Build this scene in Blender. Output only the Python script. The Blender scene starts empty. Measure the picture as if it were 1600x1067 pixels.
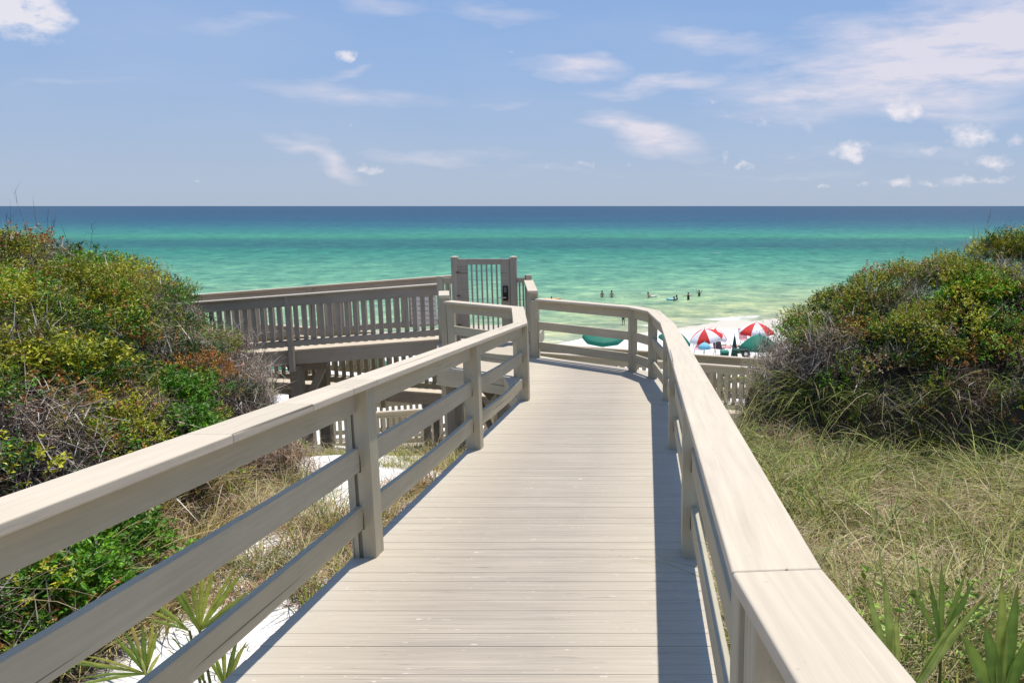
import bpy, bmesh, math, random
import numpy as np
from mathutils import Vector, Matrix
R = math.radians
random.seed(7)
rng = np.random.default_rng(11)
C = bpy.context.scene.collection
scene = bpy.context.scene

# ------------------------------------------------------------------ camera, light, exposure
F, PX, PY, PITCH = 1244.0, 1012.0, 533.5, R(9.65)
cd = bpy.data.cameras.new('camera'); cam = bpy.data.objects.new('camera', cd); C.objects.link(cam)
cam.location = (0, 0, 0); cam.rotation_euler = (R(90) - PITCH, 0, 0)
cd.sensor_width = 36; cd.lens = 36 * F / 1600; cd.shift_x = -(PX - 800) / 1600
cd.clip_start = 0.05; cd.clip_end = 80000
scene.camera = cam
scene.view_settings.view_transform = 'Standard'; scene.view_settings.look = 'None'
scene.view_settings.exposure = 0.0; scene.view_settings.gamma = 1
SUN = Vector((0.13, 0.30, 1.067)).normalized()
sl = bpy.data.lights.new('sun', 'SUN'); so = bpy.data.objects.new('sun', sl); C.objects.link(so)
sl.energy = 4.9; sl.angle = R(0.53); sl.color = (1, 0.95, 0.86)
so.rotation_euler = SUN.to_track_quat('Z', 'Y').to_euler()

world = bpy.data.worlds.new('World'); scene.world = world; world.use_nodes = True

def NT(nt):
    nt.nodes.clear()
    def n(t, **k):
        nd = nt.nodes.new(t)
        for a, b in k.items():
            if a.startswith('_'): setattr(nd, a[1:], b)
        return nd
    return n
def L(nt, a, b): nt.links.new(a, b)
def setramp(node, stops, interp='LINEAR'):
    cr = node.color_ramp; cr.interpolation = interp
    while len(cr.elements) > 1: cr.elements.remove(cr.elements[-1])
    cr.elements[0].position = stops[0][0]; cr.elements[0].color = (*stops[0][1], 1)
    for p, c in stops[1:]:
        e = cr.elements.new(p); e.color = (*c, 1)
def srgb(r, g, b):
    f = lambda c: (c/255/12.92) if c/255 <= 0.04045 else ((c/255+0.055)/1.055)**2.4
    return (f(r), f(g), f(b))
def pix_angles(u, v):
    dx, dy = (u-PX)/F, (PY-v)/F
    d = Vector((dx, math.cos(PITCH)+dy*math.sin(PITCH), -math.sin(PITCH)+dy*math.cos(PITCH))).normalized()
    return math.atan2(d.x, d.y), math.asin(d.z)

def build_world():
    nt = world.node_tree; n = NT(nt)
    out = n('ShaderNodeOutputWorld'); bg = n('ShaderNodeBackground')
    sky = n('ShaderNodeTexSky', _sky_type='NISHITA', _sun_disc=False)
    sky.sun_elevation = math.asin(SUN.z); sky.sun_rotation = math.atan2(SUN.x, SUN.y)
    sky.air_density = 1.0; sky.dust_density = 0.6; sky.ozone_density = 1.6
    tc = n('ShaderNodeTexCoord'); sep = n('ShaderNodeSeparateXYZ'); L(nt, tc.outputs['Generated'], sep.inputs[0])
    def M(op, a, b=None, c=None, clamp=False):
        m = n('ShaderNodeMath'); m.operation = op; m.use_clamp = clamp
        for i, v in enumerate((a, b, c)):
            if v is None: continue
            if isinstance(v, (int, float)): m.inputs[i].default_value = v
            else: L(nt, v, m.inputs[i])
        return m.outputs[0]
    az = M('ARCTAN2', sep.outputs[0], sep.outputs[1]); el = M('ARCSINE', sep.outputs[2])
    comb = n('ShaderNodeCombineXYZ'); L(nt, az, comb.inputs[0]); L(nt, el, comb.inputs[1])
    AE = comb.outputs[0]
    # clear sky: Nishita softened by summer haze
    ramp = n('ShaderNodeValToRGB'); L(nt, M('MULTIPLY', el, 2.2, clamp=True), ramp.inputs[0])
    k = 10.0
    sk = lambda r, g, b: tuple(c*k*0.1 for c in srgb(r, g, b))
    setramp(ramp, [(0, sk(176, 192, 216)), (0.12, sk(168, 188, 219)), (0.35, sk(152, 182, 226)), (0.62, sk(138, 174, 226)), (1, sk(112, 152, 212))])
    sc = n('ShaderNodeMix', _data_type='RGBA', _blend_type='MULTIPLY'); sc.inputs['Factor'].default_value = 1
    sc.inputs[7].default_value = (0.1, 0.1, 0.1, 1); L(nt, sky.outputs[0], sc.inputs[6])
    mx = n('ShaderNodeMix', _data_type='RGBA'); mx.inputs['Factor'].default_value = 0.86
    L(nt, sc.outputs[2], mx.inputs[6]); L(nt, ramp.outputs[0], mx.inputs[7])
    # distortion of cloud coordinates
    def noise(vec, scale, detail, rough=0.55, sx=1, sy=1, loc=(0, 0, 0)):
        mp = n('ShaderNodeMapping'); mp.inputs['Scale'].default_value = (sx, sy, 1); mp.inputs['Location'].default_value = loc
        L(nt, vec, mp.inputs[0]); t = n('ShaderNodeTexNoise'); t.inputs['Scale'].default_value = scale
        t.inputs['Detail'].default_value = detail; t.inputs['Roughness'].default_value = rough; L(nt, mp.outputs[0], t.inputs['Vector'])
        return t
    def warp(vec, scale, amt, sx=1, sy=1):
        t = noise(vec, scale, 4, 0.6, sx, sy)
        s = n('ShaderNodeVectorMath'); s.operation = 'SUBTRACT'; L(nt, t.outputs['Color'], s.inputs[0]); s.inputs[1].default_value = (.5, .5, .5)
        s2 = n('ShaderNodeVectorMath'); s2.operation = 'MULTIPLY'; L(nt, s.outputs[0], s2.inputs[0]); s2.inputs[1].default_value = (amt, amt*0.6, 0)
        a = n('ShaderNodeVectorMath'); a.operation = 'ADD'; L(nt, vec, a.inputs[0]); L(nt, s2.outputs[0], a.inputs[1])
        return a.outputs[0]
    thinV = warp(AE, 5, 0.12, 1, 2.5); puffV = warp(AE, 30, 0.055)
    def blobs(vec, lst, sc_=1.0):
        acc = None
        for (u, v, hw, hh, rot, st) in lst:
            a0, e0 = pix_angles(u, v)
            mp = n('ShaderNodeMapping'); mp.vector_type = 'TEXTURE'
            mp.inputs['Location'].default_value = (a0, e0, 0); mp.inputs['Rotation'].default_value = (0, 0, R(rot))
            mp.inputs['Scale'].default_value = (hw*sc_/F, hh*sc_/F, 1)
            L(nt, vec, mp.inputs[0]); g = n('ShaderNodeTexGradient'); g.gradient_type = 'SPHERICAL'; L(nt, mp.outputs[0], g.inputs[0])
            m = M('MULTIPLY', g.outputs['Fac'], st)
            acc = m if acc is None else M('MAXIMUM', acc, m)
        return acc
    thin = blobs(thinV, [(1480, 95, 420, 95, 6, 1.15), (1560, 40, 420, 75, 4, 1.1), (1130, 62, 170, 26, -3, .55), (890, 110, 120, 20, -3, .75),
        (1020, 134, 150, 18, 5, .8), (1240, 152, 130, 26, -6, .95), (1450, 180, 300, 22, 0, .5), (1010, 212, 130, 38, -14, 1.1), (960, 198, 60, 20, -3, .9),
        (470, 228, 75, 16, -6, .7), (520, 250, 75, 24, -35, .8), (545, 155, 190, 24, -4, .5), (690, 243, 190, 16, -2, .45),
        (540, 115, 55, 12, 30, .5), (790, 15, 130, 22, 0, .5), (370, 28, 110, 22, 10, .4), (600, 5, 100, 24, 0, .5), (150, 128, 120, 8, -4, .35),
        (770, 170, 80, 14, 8, .5), (1200, 270, 260, 14, 0, .3), (880, 268, 220, 18, 0, .25), (1400, 240, 300, 30, 0, .3)])
    puff = blobs(puffV, [(18, 14, 88, 52, -8, 1.7), (541, 82, 26, 13, 15, .9), (1330, 236, 50, 22, 0, 1.2), (1415, 170, 36, 24, 0, 1.0), (1512, 208, 60, 32, 0, 1.0),
        (1558, 254, 60, 22, 0, 1.0), (1530, 284, 90, 13, 0, .8), (1402, 283, 34, 14, 0, .8), (1455, 238, 40, 14, 0, .6), (578, 266, 26, 14, 0, .8),
        (1160, 262, 32, 12, 0, .7), (1128, 248, 20, 14, 0, .5), (920, 260, 40, 14, 0, .5), (979, 259, 14, 8, 0, .5), (848, 259, 20, 8, 0, .4), (1238, 247, 30, 9, 0, .5),
        (1290, 287, 26, 9, 0, .5), (1585, 215, 30, 20, 0, .6), (1145, 180, 30, 14, 0, .5), (1103, 152, 14, 10, 0, .4), (798, 77, 18, 6, 5, .6), (540, 194, 22, 6, 0, .5),
        (1190, 192, 60, 10, 0, .4), (1260, 200, 50, 22, -20, .4), (1345, 287, 30, 8, 0, .4), (1450, 287, 40, 10, 0, .5), (310, 276, 12, 5, 0, .4)], .85)
    tn = noise(AE, 9, 8, 0.62, 1, 4.5); pn = noise(AE, 40, 7, 0.6, 1, 1.6)
    base = noise(AE, 2.2, 5, 0.6, 1, 3.5, (3.1, 1.7, 0))
    tm = M('SUBTRACT', M('MULTIPLY', thin, M('ADD', M('MULTIPLY', tn.outputs['Fac'], 3.0), -0.62)), 0.12)
    tm = M('MULTIPLY', tm, 1.35, clamp=True)
    pm = M('MULTIPLY', M('SUBTRACT', M('MULTIPLY', puff, M('ADD', M('MULTIPLY', pn.outputs['Fac'], 3.2), -0.7)), 0.22), 1.5, clamp=True)
    bm_ = M('MULTIPLY', M('SUBTRACT', base.outputs['Fac'], 0.47), 1.2, clamp=True)
    bm_ = M('MULTIPLY', bm_, 0.7)
    m1 = n('ShaderNodeMix', _data_type='RGBA'); L(nt, M('MINIMUM', bm_, 0.4), m1.inputs['Factor']); L(nt, mx.outputs[2], m1.inputs[6]); m1.inputs[7].default_value = (*srgb(192, 204, 228), 1)
    m2 = n('ShaderNodeMix', _data_type='RGBA'); L(nt, M('MULTIPLY', tm, 0.78), m2.inputs['Factor']); L(nt, m1.outputs[2], m2.inputs[6]); m2.inputs[7].default_value = (*srgb(236, 229, 237), 1)
    m3 = n('ShaderNodeMix', _data_type='RGBA'); L(nt, M('MULTIPLY', pm, 0.76), m3.inputs['Factor']); L(nt, m2.outputs[2], m3.inputs[6]); m3.inputs[7].default_value = (*srgb(246, 240, 244), 1)
    L(nt, m3.outputs[2], bg.inputs[0]); bg.inputs['Strength'].default_value = 1.0
    L(nt, bg.outputs[0], out.inputs[0])
build_world()

# ------------------------------------------------------------------ helpers
def tag(o, label=None, cat=None, group=None, kind=None):
    if label: o['label'] = label
    if cat: o['category'] = cat
    if group: o['group'] = group
    if kind: o['kind'] = kind
    return o
def empty(name, loc, label=None, cat=None, group=None, rz=0):
    o = bpy.data.objects.new(name, None); C.objects.link(o); o.location = loc; o.rotation_euler = (0, 0, rz)
    o.empty_display_size = .1
    return tag(o, label, cat, group)
def link(name, me, mat, parent=None, mtx=None, smooth=False):
    o = bpy.data.objects.new(name, me); C.objects.link(o)
    if mat is not None and len(me.materials) == 0: me.materials.append(mat)
    if mtx is not None: o.matrix_world = mtx
    if parent is not None:
        o.parent = parent
        pm = Matrix.LocRotScale(parent.location, parent.rotation_euler, parent.scale)
        if parent.parent is not None:
            g = parent.parent; pm = Matrix.LocRotScale(g.location, g.rotation_euler, g.scale) @ parent.matrix_parent_inverse @ pm
        o.matrix_parent_inverse = pm.inverted()
    if smooth:
        for p in me.polygons: p.use_smooth = True
    return o
def np_mesh(name, V, Q, col=None, smooth=False):
    """V (n,3), Q (m,k) faces of equal size, col (n,3) vertex colours"""
    me = bpy.data.meshes.new(name); k = Q.shape[1]
    me.vertices.add(len(V)); me.vertices.foreach_set('co', V.astype(np.float32).ravel())
    me.loops.add(Q.size); me.loops.foreach_set('vertex_index', Q.astype(np.int32).ravel())
    me.polygons.add(len(Q)); me.polygons.foreach_set('loop_start', (np.arange(len(Q))*k).astype(np.int32))
    me.polygons.foreach_set('use_smooth', np.full(len(Q), bool(smooth)))
    me.update(calc_edges=True)
    if col is not None:
        a = me.color_attributes.new('tint', 'FLOAT_COLOR', 'POINT')
        a.data.foreach_set('color', np.c_[col, np.ones(len(col))].astype(np.float32).ravel())
    return me

def vnoise(x, y, seed=0):
    x = np.asarray(x, float); y = np.asarray(y, float)
    xi, yi = np.floor(x).astype(int), np.floor(y).astype(int); fx, fy = x-xi, y-yi
    fx = fx*fx*(3-2*fx); fy = fy*fy*(3-2*fy)
    def h(a, b):
        n = (a*374761393 + b*668265263 + seed*144665) & 0x7fffffff
        n = ((n ^ (n >> 13)) * 1274126177) & 0x7fffffff
        return ((n ^ (n >> 16)) & 0xffff)/65535.0
    return (h(xi, yi)*(1-fx)+h(xi+1, yi)*fx)*(1-fy)+(h(xi, yi+1)*(1-fx)+h(xi+1, yi+1)*fx)*fy
def fbm(x, y, seed=0, o=4):
    s = 0; a = .5
    for i in range(o): s = s+a*vnoise(x*2**i, y*2**i, seed+i*17); a *= .5
    return s/(1-.5**o)

# ------------------------------------------------------------------ materials
def bsdf_mat(name):
    m = bpy.data.materials.new(name); m.use_nodes = True; nt = m.node_tree; n = NT(nt)
    out = n('ShaderNodeOutputMaterial'); b = n('ShaderNodeBsdfPrincipled'); L(nt, b.outputs[0], out.inputs[0])
    return m, nt, n, b
def mat_plain(name, col, rough=.6, metal=0, var=.12, scale=12, spec=.3):
    m, nt, n, b = bsdf_mat(name); tc = n('ShaderNodeTexCoord'); t = n('ShaderNodeTexNoise'); t.inputs['Scale'].default_value = scale; t.inputs['Detail'].default_value = 4
    L(nt, tc.outputs['Object'], t.inputs['Vector']); r = n('ShaderNodeValToRGB'); L(nt, t.outputs['Fac'], r.inputs[0])
    setramp(r, [(.3, tuple(c*(1-var) for c in col)), (.7, tuple(min(1, c*(1+var)) for c in col))])
    L(nt, r.outputs[0], b.inputs['Base Color']); b.inputs['Roughness'].default_value = rough; b.inputs['Metallic'].default_value = metal
    b.inputs['Specular IOR Level'].default_value = spec
    return m
def mat_wood(name, paint, bare, wear=.5, grain=1.0, dirt=.25, cracks=True, plank=False):
    """painted timber; grain runs along object X"""
    m, nt, n, b = bsdf_mat(name); tc = n('ShaderNodeTexCoord'); oi = n('ShaderNodeObjectInfo')
    off = n('ShaderNodeVectorMath'); off.operation = 'MULTIPLY'; cb = n('ShaderNodeCombineXYZ')
    for i in range(3): L(nt, oi.outputs['Random'], cb.inputs[i])
    L(nt, cb.outputs[0], off.inputs[0]); off.inputs[1].default_value = (37, 53, 71)
    ad = n('ShaderNodeVectorMath'); ad.operation = 'ADD'; L(nt, tc.outputs['Object'], ad.inputs[0]); L(nt, off.outputs[0], ad.inputs[1])
    V = ad.outputs[0]
    if plank:
        at = n('ShaderNodeAttribute'); at.attribute_name = 'tint'
        a2 = n('ShaderNodeVectorMath'); a2.operation = 'MULTIPLY'; L(nt, at.outputs['Color'], a2.inputs[0]); a2.inputs[1].default_value = (31, 0, 17)
        a3 = n('ShaderNodeVectorMath'); a3.operation = 'ADD'; L(nt, V, a3.inputs[0]); L(nt, a2.outputs[0], a3.inputs[1]); V = a3.outputs[0]
    def nz(sc, scale=(1, 1, 1), det=5, rough=.6):
        mp = n('ShaderNodeMapping'); mp.inputs['Scale'].default_value = scale; L(nt, V, mp.inputs[0])
        t = n('ShaderNodeTexNoise'); t.inputs['Scale'].default_value = sc; t.inputs['Detail'].default_value = det; t.inputs['Roughness'].default_value = rough
        L(nt, mp.outputs[0], t.inputs['Vector']); return t.outputs['Fac']
    def ramp(f, stops):
        r = n('ShaderNodeValToRGB'); L(nt, f, r.inputs[0]); setramp(r, stops); return r.outputs[0]
    def mix(f, a, c, mode='MIX'):
        x = n('ShaderNodeMix', _data_type='RGBA', _blend_type=mode)
        for s, i in ((f, 0), (a, 6), (c, 7)):
            if isinstance(s, (int, float)): x.inputs[i].default_value = s
            elif isinstance(s, tuple): x.inputs[i].default_value = (*s, 1)
            else: L(nt, s, x.inputs[i])
        return x.outputs[2]
    fine = nz(14, (.12, 3, 3), 6, .7) if not plank else nz(16, (.10, 5, 3), 6, .75); streak = nz(5, (.18, 2.6, 2.6), 5, .65); big = nz(1.6, (1, 1, 1), 4)
    spot = nz(34, (.5, 1, 1), 3, .6); knots = nz(9, (.45, 1.2, 1.2), 2, .5)
    c = mix(ramp(fine, [(.35, (0, 0, 0)), (.7, (1, 1, 1))]), tuple(x*.88 for x in paint), tuple(min(1, x*1.06) for x in paint))
    c = mix(ramp(big, [(.35, (0, 0, 0)), (.7, (dirt*2.2,)*3)]), c, tuple(p*.72 for p in paint))
    wearm = ramp(streak, [(.62-wear*.22, (0, 0, 0)), (.78-wear*.12, (1, 1, 1))])
    if plank:
        # foot traffic has worn the paint along the middle of the walk
        sx = n('ShaderNodeSeparateXYZ'); L(nt, tc.outputs['Object'], sx.inputs[0])
        ab = n('ShaderNodeMath'); ab.operation = 'ADD'; L(nt, sx.outputs[0], ab.inputs[0]); ab.inputs[1].default_value = .78
        ab2 = n('ShaderNodeMath'); ab2.operation = 'ABSOLUTE'; L(nt, ab.outputs[0], ab2.inputs[0])
        pw = ramp(ab2.outputs[0], [(.30, (1, 1, 1)), (.88, (.10, .10, .10))])
        fs = nz(11, (.09, 7.5, 1), 5, .8)
        strk = ramp(fs, [(.38, (.25, .25, .25)), (.56, (1.0, 1.0, 1.0))])
        mm = mix(1.0, pw, strk, 'MULTIPLY'); c = mix(mm, c, bare)
        wv = nz(11, (.16, 6.5, 1), 5, .75); wearm = mix(1.0, ramp(wv, [(.55, (0, 0, 0)), (.66, (.8, .8, .8))]), (.5, .5, .5), 'MULTIPLY'); c = mix(wearm, c, tuple(x*.86 for x in bare))
    else: c = mix(wearm, c, bare)
    if plank:
        sp = n('ShaderNodeSeparateColor'); L(nt, at.outputs['Color'], sp.inputs[0])
        c = mix(1.0, c, ramp(sp.outputs[1], [(0, (.975, .97, .97)), (1, (1.02, 1.02, 1.02))]), 'MULTIPLY')
        fleck = nz(19, (.5, 2.2, 1), 4, .7)
        c = mix(ramp(fleck, [(.655, (0, 0, 0)), (.70, (.8, .8, .8))]), c, (.78, .72, .64))
        fl2 = nz(12, (.14, 4.0, 1), 4, .75)
        c = mix(ramp(fl2, [(.31, (.8,)*3), (.36, (0, 0, 0))]), c, tuple(x*.42 for x in bare))
    c = mix(ramp(spot, [(.70, (0, 0, 0)), (.76, (.5, .5, .5))]), c, tuple(x*.55 for x in bare))
    if cracks:
        w = nz(5, (.05, 4.5, 4.5), 3, .5)
        cm = ramp(w, [(.315, (.8,)*3), (.328, (0, 0, 0))])
        c = mix(cm, c, tuple(x*.25 for x in bare))
    rv = ramp(oi.outputs['Random'], [(0, (.94, .94, .93)), (1, (1.05, 1.05, 1.05))])
    c = mix(1.0, c, rv, 'MULTIPLY')
    L(nt, c, b.inputs['Base Color']); b.inputs['Roughness'].default_value = .62; b.inputs['Specular IOR Level'].default_value = .25
    bp = n('ShaderNodeBump'); bp.inputs['Strength'].default_value = .35*grain; bp.inputs['Distance'].default_value = .004
    bp2 = n('ShaderNodeBump'); bp2.inputs['Strength'].default_value = 0 if plank else .3*grain; bp2.inputs['Distance'].default_value = .006
    L(nt, fine, bp.inputs['Height']); L(nt, streak, bp2.inputs['Height']); L(nt, bp.outputs[0], bp2.inputs['Normal']); L(nt, bp2.outputs[0], b.inputs['Normal'])
    return m
PAINT = (.52, .465, .34); BARE = (.35, .295, .21)
WOOD = mat_wood('painted_timber', PAINT, BARE, .15)
WOODCAP = mat_wood('cap_timber', (.63, .54, .415), (.50, .42, .315), .05, .8, .08)
DECK = mat_wood('deck_timber', (.585, .515, .41), (.37, .32, .262), .9, .5, .10, False, True)
RAWWOOD = mat_wood('weathered_timber', (.27, .23, .18), (.19, .16, .125), .5, 1.4)
PICKETW = mat_wood('picket_timber', (.38, .34, .24), (.28, .245, .17), .2)
GATEW = mat_wood('gate_timber', (.44, .375, .30), (.33, .28, .22), .3)

def mat_leaf(name, trans=.3, rough=.5, spec=.3):
    m = bpy.data.materials.new(name); m.use_nodes = True; nt = m.node_tree; n = NT(nt)
    out = n('ShaderNodeOutputMaterial'); b = n('ShaderNodeBsdfPrincipled'); t = n('ShaderNodeBsdfTranslucent'); mx = n('ShaderNodeMixShader')
    at = n('ShaderNodeAttribute'); at.attribute_name = 'tint'; tc = n('ShaderNodeTexCoord'); nz = n('ShaderNodeTexNoise'); nz.inputs['Scale'].default_value = 25
    L(nt, tc.outputs['Object'], nz.inputs['Vector']); r = n('ShaderNodeValToRGB'); L(nt, nz.outputs['Fac'], r.inputs[0]); setramp(r, [(.3, (.75,)*3), (.7, (1.15,)*3)])
    mu = n('ShaderNodeMix', _data_type='RGBA', _blend_type='MULTIPLY'); mu.inputs[0].default_value = 1; L(nt, at.outputs['Color'], mu.inputs[6]); L(nt, r.outputs[0], mu.inputs[7])
    L(nt, mu.outputs[2], b.inputs['Base Color']); L(nt, mu.outputs[2], t.inputs['Color']); b.inputs['Roughness'].default_value = rough; b.inputs['Specular IOR Level'].default_value = spec
    mx.inputs[0].default_value = trans; L(nt, b.outputs[0], mx.inputs[1]); L(nt, t.outputs[0], mx.inputs[2]); L(nt, mx.outputs[0], out.inputs[0])
    return m
LEAF = mat_leaf('leaf', .14, .45, .3); GRASS = mat_leaf('grass_blade', .2, .55, .3); TWIG = mat_leaf('twig', 0.0, .8, .1)

def mat_ground():
    m, nt, n, b = bsdf_mat('dune_sand'); tc = n('ShaderNodeTexCoord'); at = n('ShaderNodeAttribute'); at.attribute_name = 'tint'
    t = n('ShaderNodeTexNoise'); t.inputs['Scale'].default_value = 3; t.inputs['Detail'].default_value = 8; L(nt, tc.outputs['Object'], t.inputs['Vector'])
    t2 = n('ShaderNodeTexNoise'); t2.inputs['Scale'].default_value = 55; t2.inputs['Detail'].default_value = 4; L(nt, tc.outputs['Object'], t2.inputs['Vector'])
    r = n('ShaderNodeValToRGB'); L(nt, t2.outputs['Fac'], r.inputs[0]); setramp(r, [(.3, (.80,)*3), (.5, (1, 1, 1)), (.7, (1.0,)*3)])
    mu = n('ShaderNodeMix', _data_type='RGBA', _blend_type='MULTIPLY'); mu.inputs[0].default_value = 1; L(nt, at.outputs['Color'], mu.inputs[6]); L(nt, r.outputs[0], mu.inputs[7])
    L(nt, mu.outputs[2], b.inputs['Base Color']); b.inputs['Roughness'].default_value = .9; b.inputs['Specular IOR Level'].default_value = .1
    b1 = n('ShaderNodeBump'); b1.inputs['Strength'].default_value = .5; b1.inputs['Distance'].default_value = .08; L(nt, t.outputs['Fac'], b1.inputs['Height'])
    b2 = n('ShaderNodeBump'); b2.inputs['Strength'].default_value = .4; b2.inputs['Distance'].default_value = .01; L(nt, t2.outputs['Fac'], b2.inputs['Height']); L(nt, b1.outputs[0], b2.inputs['Normal']); L(nt, b2.outputs[0], b.inputs['Normal'])
    return m

# ------------------------------------------------------------------ terrain
def deck_z(y): return -(1.66+.0875*np.clip(y, 1.5, 10.4))
SEA = -8.6
def shore_shift(x): return 9*np.tanh(x*.09)+1.5*np.sin(x*.13+1)
def base_z(x, y):
    x = np.asarray(x, float); y = np.asarray(y, float); y = y-shore_shift(x)*np.clip((y-36)/14, 0, 1)*np.clip((120-y)/60, 0, 1)
    z = np.interp(y, [-50, -5, 0, 5, 9, 10.4, 12, 15, 19, 22, 26, 35, 50, 56, 80, 400], [-2, -2.1, -2.2, -2.62, -3.1, -3.45, -4.0, -4.95, -5.9, -6.8, -7.55, -7.95, -8.4, -8.75, -10, -14])
    n = (fbm(x*.5, y*.5, 3)-.5)*.45 + (fbm(x*2.2, y*2.2, 9)-.5)*.10
    return z + n*np.clip((y+60)/60, .3, 1)*np.where(y > 24, .45, 1)
def left_t(x, y):
    tx = np.interp(y, [-20, 3, 5, 8, 11, 12.3, 13.5, 15, 18, 24], [-3.6, -3.2, -3.45, -4.15, -4.95, -5.5, -6.3, -8.2, -12, -40])
    return tx - x + (fbm(x*.9+5, y*.9, 21)-.5)*.7
def right_t(x, y):
    yf = np.interp(x, [0, 1.3, 3, 5, 8, 12, 40], [11.5, 10.6, 9.6, 8.8, 7.2, 5.5, 3])
    a = x-1.42 - np.clip(y-13, 0, 99)*1.2
    b = y-yf
    return -np.log(np.exp(-a*3)+np.exp(-np.clip(b, -30, 30)*3)+1e-12)/3 + (fbm(x*.9, y*.9+8, 33)-.5)*.5
def plateau(y, s):
    if s < 0: return np.interp(y, [-20, 6, 9, 12, 14, 16, 19, 24], [-.4, -.58, -.63, -.80, -1.5, -2.7, -4.6, -7.2])
    return np.interp(y, [-20, 6, 10, 12, 14, 16, 19, 24], [-.3, -.8, -.80, -.47, -1.1, -2.6, -4.6, -7.2])
def mound(x, y, s, w=3.2):
    t = left_t(x, y) if s < 0 else right_t(x, y)
    g = (1-(1-np.clip(t/w, 0, 1))**2 if s < 0 else np.interp(t, [0, .3, .85, 1.45, 2.1, 2.8, 3.75, 5], [0, .44, .63, .745, .82, .87, .93, 1]))*np.clip((25-y)/3, 0, 1)
    b = base_z(x, y); P = plateau(y, s)-(.08-.06*np.clip(x-3.6, 0, 2.5) if s > 0 else 0)
    lump = (fbm(x*.55, y*.55, 41 if s < 0 else 51)-.5)*(.5 if s < 0 else .25)+(fbm(x*1.5, y*1.5, 43, 2)-.5)*.55
    return np.where(t > 0, b+np.maximum(P+lump*.6-b, 0)*g, b), t
def canopy(x, y):
    zl, tl = mound(x, y, -1); zr, tr = mound(x, y, 1)
    return np.maximum(zl, zr), tl, tr
def ground_z(x, y):
    c, tl, tr = canopy(x, y); b = base_z(x, y)
    t = np.maximum(tl, tr)
    return np.where(t > 0, np.maximum(b, c-np.clip(t*.6, 0, .42)), b)

def axis(lo, hi, fine_lo, fine_hi, step, grow=1.25):
    a = list(np.arange(fine_lo, fine_hi+step/2, step)); s = step
    while a[-1] < hi: s *= grow; a.append(a[-1]+s)
    s = step; b = []
    x = fine_lo
    while x > lo: s *= grow; x -= s; b.append(x)
    return np.array(b[::-1]+a)
def build_ground():
    xs = axis(-9000, 9000, -14, 12, .16); ys = axis(-800, 420, -3, 26, .16, 1.15)
    X, Y = np.meshgrid(xs, ys); Z = ground_z(X, Y); nx, ny = len(xs), len(ys)
    V = np.c_[X.ravel(), Y.ravel(), Z.ravel()]
    i = np.arange(nx*ny).reshape(ny, nx); Q = np.stack([i[:-1, :-1], i[:-1, 1:], i[1:, 1:], i[1:, :-1]], -1).reshape(-1, 4)
    _, tl, tr = canopy(X, Y); t = np.maximum(tl, tr).ravel()
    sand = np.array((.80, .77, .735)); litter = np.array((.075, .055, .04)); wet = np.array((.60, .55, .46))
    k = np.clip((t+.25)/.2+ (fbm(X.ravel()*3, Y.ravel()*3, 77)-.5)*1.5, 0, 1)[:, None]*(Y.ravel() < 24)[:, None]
    wk = np.clip((Y.ravel()-51)/4, 0, 1)[:, None]
    # straw-strewn soil in the grass field to the right
    gk = np.clip((fbm(X.ravel()*1.3, Y.ravel()*1.3, 5)-.27)*6, 0, 1)[:, None]*((X.ravel() > .5) & (Y.ravel() < 11.5) & (Y.ravel() > -2))[:, None]
    col = sand*(1-gk*.95)+np.array((.16, .115, .075))*gk*.95
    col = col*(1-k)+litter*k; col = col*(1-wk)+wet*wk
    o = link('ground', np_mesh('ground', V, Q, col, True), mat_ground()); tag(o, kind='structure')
build_ground()

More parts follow.
